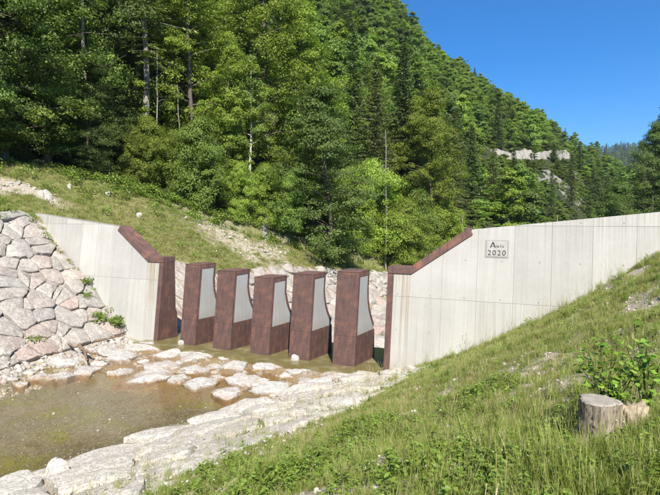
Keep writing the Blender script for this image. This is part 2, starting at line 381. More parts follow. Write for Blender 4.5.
def path_mask(s, w):
    c = interp(w, [-20, -4, 1, 3, 7], [-22.5, -22.6, -22.8, -21.6, -20.6]) + .5 * N2(w * .6, s * 0)
    return np.clip(1 - np.abs(s - c) / 1.0, 0, 1) * sstep(4.2, 1.2, w)
def scree_mask(s, w):
    ps = interp(w, WK, L_TOP_S); fs = interp(w, WK, L_EDG_S); v = (ps - s) / np.maximum(ps - fs, .1)
    return sstep(10, 14, w) * sstep(-.1, .15, v) * sstep(1.1, .8, v) * sstep(-.05, .4, fbm(s / 2, w / 3, N3, 3) + .1)
gravel = np.where((SS < gs_ + .2) & (SS > ts_ - .5), 1.0, 0)
gravel = np.maximum(gravel, np.where((SS <= ts_) & (SS >= ps_ - .25), 1.0, 0))
gravel = np.maximum(gravel, np.where((SS > gs_) & (WW < 1), bare_mask(SS, WW), 0))
gravel = np.maximum(gravel, np.clip(path_mask(SS, WW) * 2.2, 0, 1)); gravel = np.maximum(gravel, np.where(SS < ps_, scree_mask(SS, WW), 0))
bedm = np.where((SS > ts_) & (SS < pp_ + .1), sstep(-.02, -.14, ZZ), 0) * np.where(WW < -.6, 1, .6)
wood = sstep(0, 1.2, fs_ - SS); wood = np.maximum(wood, np.where((WW > 3) & (SS > ts_ + 14), 1, 0)); wood = np.maximum(wood, np.where(YY > 300, 1, 0))
ni, nj = SS.shape; idx = np.arange(ni * nj).reshape(ni, nj)
quads = np.stack([idx[:-1, :-1], idx[1:, :-1], idx[1:, 1:], idx[:-1, 1:]], -1).reshape(-1, 4)
gm = fast_mesh('ground', np.stack([XX, YY, ZZ], -1).reshape(-1, 3), quads)
for nm, arr in (('turf', 1 - gravel), ('gravel', gravel), ('bed', bedm), ('wood', wood), ('rust', sstep(-6.0, -3.6, WW + .9 * fbm(SS / 1.4, WW / 1.4, N1, 3)) * np.where(WW < -.6, 1, 0))):
    at = gm.attributes.new(nm, 'FLOAT', 'POINT'); at.data.foreach_set('value', np.ascontiguousarray(arr.ravel(), dtype=np.float32))
ground = tag(link('ground', gm, M['ground']), 'grassy river banks, gravel stream bed and wooded slopes', kind='structure')

# ------------------------------------------------------------------ pool water
k = NT('pool_water'); wn = k.noise(k.coord('World', (1, 1, 1)), 5, 4, .6); bmp = k.bump(wn, .16, .02)
gl = k.n('ShaderNodeBsdfGlossy'); gl.inputs['Roughness'].default_value = .04; k.l(bmp, gl.inputs['Normal'])
tr = k.n('ShaderNodeBsdfTransparent'); tr.inputs[0].default_value = (.94, .92, .83, 1)
fr = k.n('ShaderNodeFresnel'); fr.inputs[0].default_value = 1.33; k.l(bmp, fr.inputs['Normal'])
mx = k.n('ShaderNodeMixShader'); k.l(fr.outputs[0], mx.inputs[0]); k.l(tr.outputs[0], mx.inputs[1]); k.l(gl.outputs[0], mx.inputs[2])
M['water'] = k.done(mx.outputs[0])
ws = [(-12.5, -24), (-3.6, -24), (-3.0, -10.7), (-2.2, -7.7), (-1.2, -4.4), (-.5, -.9), (-11.6, -.9), (-12.2, -6)]
wm = new_mesh('water', [(*to_xy(s, w), -.15) for s, w in ws], [tuple(range(len(ws)))])
tag(link('water', wm, M['water']), 'clear shallow pool over brown and green stream bed', kind='structure')

# ------------------------------------------------------------------ concrete sill under the piers, wet and algae stained
k = NT('wet_sill'); co = k.coord('World'); a = k.noise(co, 1.3, 5, .6, .5); f = k.noise(co, 12, 5, .7)
c = k.ramp(a, [(.3, (.17, .125, .045)), (.5, (.15, .13, .05)), (.68, (.24, .21, .11))]); c = k.mix(k.rng(f, .45, .7, 0, .4), c, (.09, .075, .035))
M['sill'] = k.done(k.princ(c, k.rng(a, .3, .7, .22, .42), k.bump(k.math('ADD', f, a), .2, .01), .5))
v = []
for s in (-11.6, .45):
    for w, z in ((-.85, .02), (4.1, -.27), (4.1, -1.2), (-.85, -.6)): v.append((s, w, z))
sill = link('sill', new_mesh('sill', v, [(0, 1, 2, 3), (7, 6, 5, 4), (0, 4, 5, 1), (1, 5, 6, 2), (2, 6, 7, 3), (3, 7, 4, 0)]), M['sill'])
sill.matrix_world = DAM; tag(sill, 'wet algae stained concrete sill under the piers', kind='structure')

# ------------------------------------------------------------------ wing walls
LEAN = .13
def clip_poly(poly, n, c):
    """keep the side where n.p <= c"""
    out = []
    for i in range(len(poly)):
        p, q = poly[i], poly[(i + 1) % len(poly)]; dp, dq = n[0] * p[0] + n[1] * p[1] - c, n[0] * q[0] + n[1] * q[1] - c
        if dp <= 0: out.append(p)
        if dp * dq < 0: t = dp / (dp - dq); out.append((p[0] + t * (q[0] - p[0]), p[1] + t * (q[1] - p[1])))
    return out
def area(p): return abs(sum(p[i][0] * p[(i + 1) % len(p)][1] - p[(i + 1) % len(p)][0] * p[i][1] for i in range(len(p)))) / 2
def dam_thing(name, s0, label, cat, group=None):
    e = empty(name); e.matrix_world = DAM @ Matrix.Translation((s0, 0, 0)); return tag(e, label, cat, group)
def part(name, vf, mat, parent): return link(name, new_mesh(name, *vf), mat, parent)
def bevel(o, wdt=.01):
    b = o.modifiers.new('b', 'BEVEL'); b.width = wdt; b.segments = 1; b.limit_method = 'ANGLE'; return o
def wing(sgn, s0, far, crest_end, label):
    t = dam_thing('wing_wall', s0, label, 'wall')
    X = lambda s: sgn * s
    outline = [(0, -.5), (far, -.5), (far, crest_end), (2.97, 5.17), (2.93, 4.99), (.86, 3.56), (0, 3.56)]
    core = [(X(s), z) for s, z in outline]
    part('concrete_core', prism(core, .009, 1.2, LEAN), M['joint'], t)
    cols = [.205, .8, 2.0, 3.2, 4.4, 5.56, 6.75, 7.95, 9.15, 10.35, 11.55, 12.75, 13.95]; rows = [-.5, 2.71, 5.30, 7.5]
    g = .0045
    for a, b in zip(cols[:-1], cols[1:]):
        for c_, d in zip(rows[:-1], rows[1:]):
            q = [(p[0], p[1]) for p in outline]
            for n_, cc in (((-1, 0), -(a + g)), ((1, 0), b - g), ((0, -1), -(c_ + g)), ((0, 1), d - g)): q = clip_poly(q, n_, cc)
            if len(q) > 2 and area(q) > .02:
                off = random.uniform(-.003, .003)
                part('concrete_panel', prism([(X(s), z) for s, z in q], off, off + .08, LEAN), M['concrete'], t)
    cop = [(-.035, 3.78), (.80, 3.78), (2.86, 5.23), (3.02, 5.0), (.88, 3.53), (-.035, 3.53)]
    bevel(part('coping', coping_mesh(cop, X), M['steel_coping'], t))
    strip = [(-.03, -.45), (.2, -.45), (.2, 3.53), (-.03, 3.53)]
    bevel(part('edge_strip', prism([(X(s), z) for s, z in strip], -.022, .1, LEAN), M['steel'], t))
    a0, a1 = X(-.03), X(-.001)
    pl = [(.0 + LEAN * -.45 + .085, -.45), (1.32, -.45), (1.32, 1.1), (1.22, 1.25), (1.22, 3.53), (LEAN * 3.53 + .085, 3.53)]
    n = len(pl); v = [(a0, y, z) for y, z in pl] + [(a1, y, z) for y, z in pl]
    part('end_plate', (v, [tuple(range(n)), tuple(range(2 * n - 1, n - 1, -1))] + [(i, i + n, (i + 1) % n + n, (i + 1) % n) for i in range(n)]), M['steel'], t)
    return t
def coping_mesh(cop, X):
    n = len(cop); v = [(X(s), -.045 + LEAN * z, z) for s, z in cop] + [(X(s), 1.25, z) for s, z in cop]
    return v, [tuple(range(n)), tuple(range(2 * n - 1, n - 1, -1))] + [(i, i + n, (i + 1) % n + n, (i + 1) % n) for i in range(n)]
wall_r = wing(1, 0.0, 13.9, 6.30, 'long pale concrete wing wall above the grass slope, with the date plaque')
wall_l = wing(-1, -11.0, 10.4, 5.98, 'pale concrete wing wall beside the grouted riprap slope, steel coping on its right shoulder')

# plaque with lettering on the right wall
def text_mesh(s, size, ext=.004):
    cu = bpy.data.curves.new('lettering', 'FONT'); cu.body = s; cu.size = size; cu.extrude = ext; cu.align_x = 'CENTER'; cu.space_character = 1.25
    o = bpy.data.objects.new('tmp', cu); COL.objects.link(o)
    dg = bpy.context.evaluated_depsgraph_get(); me = bpy.data.meshes.new_from_object(o.evaluated_get(dg)); bpy.data.objects.remove(o); return me
px0, px1, pz0, pz1 = 3.49, 4.17, 4.25, 4.78
plaque = part('plaque', prism([(px0, pz0), (px1, pz0), (px1, pz1), (px0, pz1)], -.022, .05, LEAN), M['concrete'], wall_r)
for nm, (a, b, c_, d) in {'top': (px0 - .045, px1 + .045, pz1, pz1 + .04), 'bottom': (px0 - .045, px1 + .045, pz0 - .04, pz0), 'left': (px0 - .045, px0, pz0, pz1), 'right': (px1, px1 + .045, pz0, pz1)}.items():
    o = part('plaque_edge', prism([(a, c_), (b, c_), (b, d), (a, d)], -.008, .05, LEAN), M['plaque_frame'], plaque)
k = NT('lettering'); M['ink'] = k.done(k.princ((.045, .043, .042), .7))
tilt = math.pi / 2 - math.atan(LEAN)
for body, size, x, z in (('2020', .255, (px0 + px1) / 2, 4.30), ('wlv', .16, 3.94, 4.56)):
    o = link('lettering', text_mesh(body, size), M['ink'], plaque, (x, LEAN * z - .0265, z), (tilt, 0, 0))
tri = [(3.60, 4.56), (3.64, 4.56), (3.70, 4.70), (3.76, 4.56), (3.80, 4.56), (3.72, 4.75), (3.68, 4.75)]
part('emblem', prism(tri, -.028, -.018, LEAN), M['ink'], plaque)
part('emblem', prism([(3.66, 4.595), (3.74, 4.595), (3.735, 4.61), (3.665, 4.61)], -.028, -.018, LEAN), M['ink'], plaque)

# ------------------------------------------------------------------ steel clad piers
def pier(s0, s1, h, label):
    t = dam_thing('pier', (s0 + s1) / 2, label, 'pier', 'steel clad piers across the stream')
    hw = (s1 - s0) / 2
    back = [(.13 * h + 1.1, h), (1.44, h - .7), (1.47, 2.35), (1.58, 1.98), (1.74, 1.68), (1.93, 1.42), (2.08, 1.22), (2.08, -.5)]
    fx = lambda z: LEAN * z
    def slab(poly, x0, x1):
        n = len(poly); v = [(x0, y, z) for y, z in poly] + [(x1, y, z) for y, z in poly]
        return v, [tuple(range(n)), tuple(range(2 * n - 1, n - 1, -1))] + [(i, i + n, (i + 1) % n + n, (i + 1) % n) for i in range(n)]
    def both(poly, th=.014):
        a = slab(poly, -hw - th, -hw + .002); b = slab(poly, hw - .002, hw + th); n = len(a[0])
        return a[0] + b[0], a[1] + [tuple(i + n for i in f) for f in b[1]]
    def join(*ms):
        V, Fc = [], []
        for v, f in ms: Fc += [tuple(i + len(V) for i in q) for q in f]; V += v
        return V, Fc
    part('concrete_core', slab([(fx(-.5) + .03, -.5), (fx(h - .02) + .03, h - .02)] + [(y - .03, z - .02) for y, z in back[:-1]] + [(2.05, -.5)], -hw, hw), M['concrete_core'], t)
    fr = [(fx(-.4) - .02, -.4), (fx(h - .01) - .02, h - .01), (fx(h - .01) + .03, h - .01), (fx(-.4) + .03, -.4)]
    zb = 1.10
    fl = [(fx(zb - .02) - .02, zb - .02), (fx(h - .01) - .02, h - .01), (fx(h - .01) + .155, h - .01), (fx(zb - .02) + .15, zb - .02)]
    bevel(part('front_plate', slab(fr, -hw - .014, hw + .014), M['steel'], t), .008)
    bevel(part('corner_angle', both([(y + (.0015 if i in (0, 1) else 0), z) for i, (y, z) in enumerate(fl)], .016), M['steel_coping'], t), .006)
    seam = [(fx(zb) - .03, zb - .012), (fx(zb) - .03, zb + .012), (fx(zb) - .015, zb + .012), (fx(zb) - .015, zb - .012)]
    part('weld_seam', slab(seam, -hw - .016, hw + .016), M['steel_coping'], t)
    bp = [(fx(-.4) - .0, -.4), (fx(zb) - .0, zb), (2.10, zb - .06), (2.10, -.4)]
    bevel(part('base_plate', both(bp, .02), M['steel'], t), .006)
    tp = [(fx(h) - .03, h - .005), (fx(h) - .03, h + .03), (back[0][0] + .02, h + .03), (back[0][0] + .02, h - .005)]
    tf = [(fx(h - .2) + .15, h - .19), (fx(h) + .15, h), (back[0][0] - .08, h), (back[0][0] - .1, h - .19)]
    bevel(part('top_plate', join(slab(tp, -hw - .02, hw + .02), both(tf, .0135)), M['steel_coping'], t), .008)
    inner = [(y - .10, z - (.06 if 0 < i < 7 else 0)) for i, (y, z) in enumerate(back[:-1])]
    b2 = back[:-1]; rp = []
    ring = b2 + inner[::-1]
    outer = [(y + .02, z) for y, z in b2]; rp = outer + [(y - .01, z) for y, z in b2[::-1]]
    segs = []
    for i in range(len(b2) - 1):
        segs.append(slab([outer[i], outer[i + 1], (b2[i + 1][0] - .012, b2[i + 1][1]), (b2[i][0] - .012, b2[i][1])], -hw - .014, hw + .014))
        segs.append(both([b2[i], b2[i + 1], inner[i + 1], inner[i]], .013))
    part('rear_plate', join(*segs), M['steel'], t)
    return t
PIERS = [(-9.62, -8.83, 3.50, 'tall rust brown pier farthest from the plaque wall, next to the left end plate'),
         (-7.80, -6.93, 3.30, 'second rust brown pier counted from the left wing wall'),
         (-5.88, -5.00, 3.10, 'middle rust brown pier, the shortest of the five'),
         (-4.02, -3.14, 3.33, 'rust brown pier with a small white stone at its foot, fourth from the left'),
         (-2.08, -1.20, 3.50, 'large rust brown pier nearest the plaque wall')]
for p in PIERS: pier(*p)

# ------------------------------------------------------------------ stones
def resample(poly, n, noise, rg):
    P = np.array(poly); Q = np.roll(P, -1, 0); L = np.linalg.norm(Q - P, axis=1); cum = np.concatenate([[0], np.cumsum(L)])
    t = np.arange(n) / n * cum[-1]; i = np.searchsorted(cum, t, side='right') - 1; f = ((t - cum[i]) / L[i])[:, None]
    R = P[i] * (1 - f) + Q[i] * f; c = R.mean(0); ang = np.linspace(0, 2 * math.pi, n, endpoint=False)
    R = R * .86 + .14 * .5 * (np.roll(R, 1, 0) + np.roll(R, -1, 0))
    d = R - c; return c + d * (1 + noise * rg.standard_normal(n))[:, None]
def stone_pts(poly, h, rg, n=20, sink=.25, noise=.02, facets=6, dome=.35, power=3.0, boxy=False, crag=.10):
    R = resample(poly, n, noise, rg); c = R.mean(0); rad = np.linalg.norm(R - c, axis=1).mean()
    rings = [(1.0, -sink), (1.01, .0), (1.0, .78), (.965, .93), (.88, .99), (.6, 1.0), (.3, 1.0)] if boxy else [(1.03, -sink), (1.04, .0), (.99, .45), (.92, .74), (.77, .90), (.55, .98), (.28, 1.0)]
    g = rg.standard_normal((facets, 2)) * dome * h / rad; o = h * (1.0 + .30 * rg.random(facets)); sx, sy = rg.uniform(0, 200, 2)
    V = []
    for r, q in rings:
        p = c + (R - c) * r; z = np.full(n, q * h if q > 0 else q)
        if q > .3:
            pl = (o[:, None] + g @ (p - c).T).min(0); z = np.minimum(z, np.maximum(pl * (q ** .5), .1 * h))
            z = z + (crag * h + .008) * 2 * fbm(p[:, 0] * 2.2 / rad + sx, p[:, 1] * 2.2 / rad + sy, N3, 3)
        V.append(np.column_stack([p, z]))
    V.append(np.array([[c[0], c[1], V[-1][:, 2].mean()]])); V = np.concatenate(V)
    Fc = []
    for k_ in range(len(rings) - 1):
        for i in range(n):
            j = (i + 1) % n; Fc.append((k_ * n + i, k_ * n + j, (k_ + 1) * n + j, (k_ + 1) * n + i))
    b = (len(rings) - 1) * n
    for i in range(n): Fc.append((b + i, b + (i + 1) % n, len(V) - 1))
    return V, Fc
def stone_obj(name, V, Fc, mat, parent, smooth=True):
    c = V.mean(0); me = new_mesh(name, V - c, Fc, smooth)
    if smooth and hasattr(me, 'set_sharp_from_angle'): me.set_sharp_from_angle(angle=math.radians(30))
    base = np.array(parent.location) if parent is not None else np.zeros(3)
    return link(name, me, mat, parent, tuple(c - base))
def voronoi(pts, bounds, k=18):
    x0, x1, y0, y1 = bounds; out = []
    for i, p in enumerate(pts):
        cell = [(x0, y0), (x1, y0), (x1, y1), (x0, y1)]; d = np.linalg.norm(pts - p, axis=1)
        for j in np.argsort(d)[1:k + 1]:
            m = (pts[j] + p) / 2; n_ = pts[j] - p; cell = clip_poly(cell, n_, float(n_ @ m))
            if len(cell) < 3: break
        out.append(cell)
    return out
def scatter_sites(u0, u1, v0, v1, du, dv, rg, jit=.34):
    P = []; row = 0; v = v0 + dv / 2
    while v < v1:
        u = u0 + (du / 2 if row % 2 else 0) + du * .25
        while u < u1: P.append((u + rg.normal() * du * jit * .6, v + rg.normal() * dv * jit * .6)); u += du
        v += dv; row += 1
    return np.array(P)
def thin(P, rg, frac, sub):
    """uneven stone sizes: drop some sites, split others"""
    keep = rg.random(len(P)) > frac; P = P[keep]; sp = P[rg.random(len(P)) < sub]; return np.concatenate([P, sp + rg.normal(0, .33, sp.shape)])
def shrink(poly, g):
    P = np.array(poly); c = P.mean(0); d = np.linalg.norm(P - c, axis=1, keepdims=True); return [tuple(q) for q in c + (P - c) * np.maximum(1 - g / np.maximum(d, .01), .3)]
def rock_field(parent, mapf, sites, bounds, gap, hrange, mat, rg, keep=lambda u, v: True, sink=.3, dome=.35, noise=.02, n=20, boxy=True):
    for cell in voronoi(sites, bounds):
        if len(cell) < 3 or area(cell) < .06: continue
        c = np.mean(cell, axis=0)
        if not keep(*c): continue
        V, Fc = stone_pts(shrink(cell, gap * (0.6 + .8 * rg.random())), rg.uniform(*hrange), rg, n=n, sink=sink, dome=dome, noise=noise, boxy=boxy)
        p = mapf(V[:, 0], V[:, 1]); e = .05
        du = (mapf(V[:, 0] + e, V[:, 1]) - p) / e; dv = (mapf(V[:, 0], V[:, 1] + e) - p) / e
        nr = np.cross(du, dv); nr /= np.linalg.norm(nr, axis=1, keepdims=True); nr *= np.sign(nr[:, 2:3])
        stone_obj('stone', p + nr * V[:, 2:3], Fc, mat, parent)
def surf(s, w, rough=False):
    x, y = to_xy(s, w); return np.column_stack([x, y, H(s, w, rough)])
# left riprap slope (u = along the stream, v = metres up the slope)
rg = np.random.default_rng(11)
SLOPE_L = 8.9
def map_left(u, v):
    ts, ps = interp(u, WK, L_TOE_S), interp(u, WK, L_TOP_S); return surf(ts + (ps - ts) * v / SLOPE_L, u)
rip = tag(empty('riprap_slope', (*to_xy(-13, -4), 0)), 'grouted riprap slope of big grey and pink stones left of the wing wall', 'riprap')
rock_field(rip, map_left, thin(scatter_sites(-9.6, .25, .25, SLOPE_L + .1, .98, .74, rg, .62), rg, .17, .22), (-9.8, .42, .1, SLOPE_L + .25), .04, (.15, .25), M['riprap'], rg, sink=.35, noise=.03, dome=.3, n=24)
# downstream bank armour seen between the piers
def map_down(u, v):
    ts, ps = interp(u, WK, L_TOE_S), interp(u, WK, L_TOP_S); return surf(ts + (ps - ts) * v / 4.0, u)
rip2 = tag(empty('riprap_bank', (*to_xy(-12, 12), -1)), 'rows of pale riprap stones on the far bank behind the piers', 'riprap')
rock_field(rip2, map_down, thin(scatter_sites(2.4, 42, .2, 4.1, 1.05, .8, rg, .6), rg, .2, .15), (2.2, 42.5, .1, 4.3), .085, (.10, .34), M['riprap'], rg, sink=.35, noise=.05, n=14, dome=.5)
bedr = tag(empty('rock_bed', (*to_xy(-6, 12), -1)), kind='structure')
rock_field(bedr, lambda u, v: surf(v, u), thin(scatter_sites(5.0, 26, -10.5, 2.0, 1.25, 1.1, rg, .6), rg, .25, .1), (4.8, 26.5, -11.5, 2.4), .09, (.12, .45), M['riprap'], rg, sink=.4, noise=.05, n=14, dome=.6, boxy=False)
# right rock bank between pool and grass
def map_right(u, v):
    pp, gs = interp(u, POOL_W, POOL_S), interp(u, SG_W, SG_S); a, b = pp - .28, gs + .45
    return surf(a + (b - a) * v / 4.2, u)
bank = tag(empty('rock_bank', (*to_xy(-1, -7), 0)), 'pale grouted rock slabs between the pool and the grass slope', 'rock bank')
rock_field(bank, map_right, thin(scatter_sites(-14, -.55, 0, 4.2, 1.45, 1.0, rg, .5), rg, .15, .25), (-14.5, -.4, 0, 4.2), .055, (.07, .26), M['pale_stone'], rg, sink=.4, dome=.45, noise=.04, n=26)

# apron boulders between sill and pool: photo pixel, width and height in pixels
apron = tag(empty('rock_apron', (*to_xy(-6, -2.5), -.2)), kind='structure')
APR = [(54, 377, 28, 8), (87, 372, 40, 11), (63, 364, 26, 18), (84, 341, 48, 13), (105, 352, 32, 13), (119, 358, 52, 15), (121, 373, 22, 12), (137, 348, 44, 12),
       (165, 355, 32, 13), (156, 368, 40, 13), (147, 378, 44, 8), (193, 358, 40, 13), (190, 371, 34, 8), (232, 368, 32, 15), (224, 359, 12, 5), (268, 368, 30, 11),
       (248, 383, 36, 13), (226, 395, 34, 12), (277, 389, 46, 12), (200, 383, 36, 13), (299, 372, 22, 11), (337, 377, 34, 9), (318, 385, 30, 8), (216, 378, 20, 8),
       (176, 380, 22, 6), (262, 380, 16, 7), (213, 367, 18, 7), (284, 376, 20, 7), (305, 382, 18, 7), (34, 378, 20, 6), (20, 384, 16, 5), (98, 364, 16, 7), (76, 356, 14, 6),
       (143, 361, 14, 6), (178, 363, 14, 6), (240, 376, 12, 5), (258, 391, 18, 6), (292, 394, 26, 7), (180, 348, 16, 6), (150, 343, 20, 6), (46, 366, 16, 6), (30, 371, 14, 5), (8, 379, 16, 5), (12, 372, 10, 4), (52, 356, 14, 6)]
rg = np.random.default_rng(23)
for px, py, pw, ph in APR:
    r = ray(px, py + 1); t = (-.14 - ZE) / r[2]; p = np.array([0, 0, ZE]) + r * t
    wd = pw / F_PX * p[1] * 1.16; hz = min(.20, max(.05, .25 * ph / F_PX * p[1])); dp = max(.4, min(1.5, wd * rg.uniform(.65, .95)))
    a = np.linspace(0, 2 * math.pi, 7, endpoint=False) + rg.uniform(0, .6) + rg.normal(0, .15, 7); rr = 1 + .2 * rg.standard_normal(7)
    poly = list(zip(wd / 2 * np.cos(a) * rr, dp / 2 * np.sin(a) * rr))
    V, Fc = stone_pts(poly, hz + .10, rg, n=24, sink=.2, dome=.4, noise=.04, boxy=True, facets=6, crag=.11)
    ang = rg.uniform(-.35, .2); c_, s_ = math.cos(ang), math.sin(ang)
    V = np.column_stack([V[:, 0] * c_ - V[:, 1] * s_ + p[0], V[:, 0] * s_ + V[:, 1] * c_ + p[1] + dp * .2, V[:, 2] - .22])
    stone_obj('stone', V, Fc, M['apron'], apron)
M['rubble'] = mat_stone('wet_rubble', [(0.264, 0.185, 0.114), (0.370, 0.290, 0.211), (0.211, 0.158, 0.106), (0.422, 0.370, 0.299)], stain=True)
for _ in range(230):
    s0, w0 = rg.uniform(-11.4, -.9), rg.uniform(-4.3, -.95) + .0
    if w0 < -2.2 - 2.0 * rg.random() and rg.random() < .6: continue
    x, y = to_xy(s0, w0); sz = .06 * (3.6 ** rg.random()); a = np.linspace(0, 2 * math.pi, 7, endpoint=False); rr = 1 + .22 * rg.standard_normal(7)
    V, Fc = stone_pts(list(zip(sz * np.cos(a) * rr, sz * .8 * np.sin(a) * rr)), sz * rg.uniform(.3, .6) + .06, rg, n=12, sink=.15, dome=.6, noise=.04)
    stone_obj('stone', V + np.array([x, y, float(H(s0, w0)) - .04]), Fc, M['rubble'], apron)
def loose(px, py, pw, zg, label, mat, hk=.75):
    r = ray(px, py); p = np.array([0, 0, ZE]) + r * ((zg - ZE) / r[2]); wd = pw / F_PX * p[1]
    a = np.linspace(0, 2 * math.pi, 8, endpoint=False); rr = 1 + .12 * rg.standard_normal(8)
    V, Fc = stone_pts(list(zip(wd / 2 * np.cos(a) * rr, wd * .42 * np.sin(a) * rr)), wd * hk, rg, n=16, sink=.06, dome=.2, noise=.02)
    o = stone_obj('boulder', V + np.array([p[0], p[1], zg]), Fc, mat, None); return tag(o, label, 'stone')
loose(58, 472, 23, .02, 'round white boulder at the edge of the pool', M['white_stone'], .55)
loose(43, 482, 30, -.12, 'low grey stone beside the round white boulder', M['pale_stone'], .3)
loose(295, 359.5, 8, .01, 'small white stone at the foot of a rust brown pier', M['white_stone'], .6)
loose(181, 343.5, 6, .01, 'tiny pale stone on the wet sill by the first pier', M['white_stone'], .5)

# ------------------------------------------------------------------ tubes and leaves
def tube(pts, rad, n=6, cap=True):
    P = np.array(pts, float); m = len(P); T = np.gradient(P, axis=0); T /= np.linalg.norm(T, axis=1, keepdims=True) + 1e-9
    ref = np.array([0, 0, 1.]) if abs(T[:, 2]).mean() < .8 else np.array([1., 0, 0])
    A = np.cross(T, ref); A /= np.linalg.norm(A, axis=1, keepdims=True) + 1e-9; B = np.cross(T, A)
    an = np.linspace(0, 2 * math.pi, n, endpoint=False)
    V = (P[:, None] + np.array(rad)[:, None, None] * (np.cos(an)[None, :, None] * A[:, None] + np.sin(an)[None, :, None] * B[:, None])).reshape(-1, 3)
    i = np.arange(m - 1)[:, None] * n + np.arange(n)[None]; j = np.arange(m - 1)[:, None] * n + (np.arange(n)[None] + 1) % n
    Q = np.stack([i, j, j + n, i + n], -1).reshape(-1, 4)
    return V, Q
def merge(parts):
    V, Q, o = [], [], 0
    for v, q in parts: V.append(v); Q.append(q + o); o += len(v)
    return np.concatenate(V), np.concatenate(Q)
def leaf_geo(C, Nrm, L, W, rg, axis=None, fold=.12):
    n = len(C); Nrm = Nrm / (np.linalg.norm(Nrm, axis=1, keepdims=True) + 1e-9)
    T = rg.standard_normal((n, 3)) if axis is None else axis.copy()
    T -= (T * Nrm).sum(1, keepdims=True) * Nrm; T /= np.linalg.norm(T, axis=1, keepdims=True) + 1e-9
    B = np.cross(Nrm, T); L = np.broadcast_to(L, n)[:, None]; W = np.broadcast_to(W, n)[:, None]
    v = np.stack([C - T * L / 2, C + B * W / 2 + Nrm * W * fold - T * L * .06, C + T * L / 2, C - B * W / 2 + Nrm * W * fold - T * L * .06], 1)
    return v.reshape(-1, 3), np.arange(4 * n).reshape(n, 4)
def leaf_mesh(name, V, Q, rnd, mat, smooth=False):
    me = fast_mesh(name, V, Q, smooth); a = me.attributes.new('rnd', 'FLOAT', 'FACE'); a.data.foreach_set('value', np.ascontiguousarray(rnd, dtype=np.float32)); me.materials.append(mat); return me

def broadleaf(seed, h, rad, base, nclump, per, leaf, mat, flat=.55, top=1.0, cr=.85, bark='bark', lean=0.0):
    """trunk mesh (trunk and limbs) and crown mesh (leaves in flattened sprays)"""
    rg = np.random.default_rng(seed); tubes = []
    zz = np.linspace(0, h * .97, 10); wob = np.cumsum(rg.normal(0, .12, (10, 2)), 0); wob[0] = 0
    tr = np.column_stack([wob[:, 0] + lean * zz, wob[:, 1], zz]); r0 = h * .0095 + .04
    tubes.append(tube(tr, r0 * (1 - zz / h * .93) + .01, 7)); tr0 = tr.copy()
    tubes[0][0][:7] += (tubes[0][0][:7] - tr[0]) * .25
    def env(t): return rad * np.clip(np.sin(np.pi * np.clip(t, 0, 1) ** .75 * .97 + .12), .06, 1) ** .8 if top else rad * (1 - t) ** .7
    CC = []; NN = []; RR = []
    nl = max(10, nclump // 7)
    for i in range(nl):
        t = ((i + rg.random()) / nl) ** .9; z0 = base * h + t * h * (.98 - base); ang = i * 2.4 + rg.normal() * .5
        ln = env(t) * rg.uniform(.65, 1.12); p0 = np.array([np.interp(z0, zz, tr[:, 0]), np.interp(z0, zz, tr[:, 1]), z0 - ln * .25])
        up = rg.uniform(.05, .45) + .5 * t; d = np.array([math.cos(ang), math.sin(ang), up])
        pts = np.array([p0 + d * ln * q + np.array([0, 0, -.18 * ln * q * q]) + rg.normal(0, .06 * ln, 3) * q for q in np.linspace(0, 1, 5)])
        tubes.append(tube(pts, np.linspace(r0 * .35 * (1 - t * .6), .012, 5), 4))
        for _ in range(nclump // nl):
            q = rg.uniform(.3, 1.05); c = p0 + d * ln * q + np.array([0, 0, -.18 * ln * q * q]) + rg.normal(0, .2 * ln, 3) * np.array([1, 1, .55])
            CC.append(c); RR.append(cr * rg.uniform(.5, 1.2)); NN.append(np.array([math.cos(ang) * .5, math.sin(ang) * .5, .8]))
    CC = np.array(CC); RR = np.array(RR); NN = np.array(NN); n = len(CC) * per
    ci = np.repeat(np.arange(len(CC)), per); u = rg.standard_normal((n, 3)); u /= np.linalg.norm(u, axis=1, keepdims=True)
    rr = rg.random(n) ** .45; off = u * (RR[ci] * rr)[:, None]; off[:, 2] *= flat
    out = np.column_stack([off[:, 0], off[:, 1], np.zeros(n)]); off[:, 2] -= .22 * (out ** 2).sum(1) / RR[ci]
    C = CC[ci] + off; Nr = NN[ci] * .8 + u * .5 + rg.standard_normal((n, 3)) * .45
    L = leaf * rg.uniform(.65, 1.3, n); V, Q = leaf_geo(C, Nr, L, L * rg.uniform(.5, .75, n), rg)
    clr = rg.random(len(CC)) * .45; rnd = np.clip(clr[ci] + rg.random(n) * .55, 0, 1)
    tv, tq = merge(tubes); tm = fast_mesh('trunk', tv, tq); tm.materials.append(M[bark])
    return tm, leaf_mesh('crown', V, Q, rnd, M[mat])
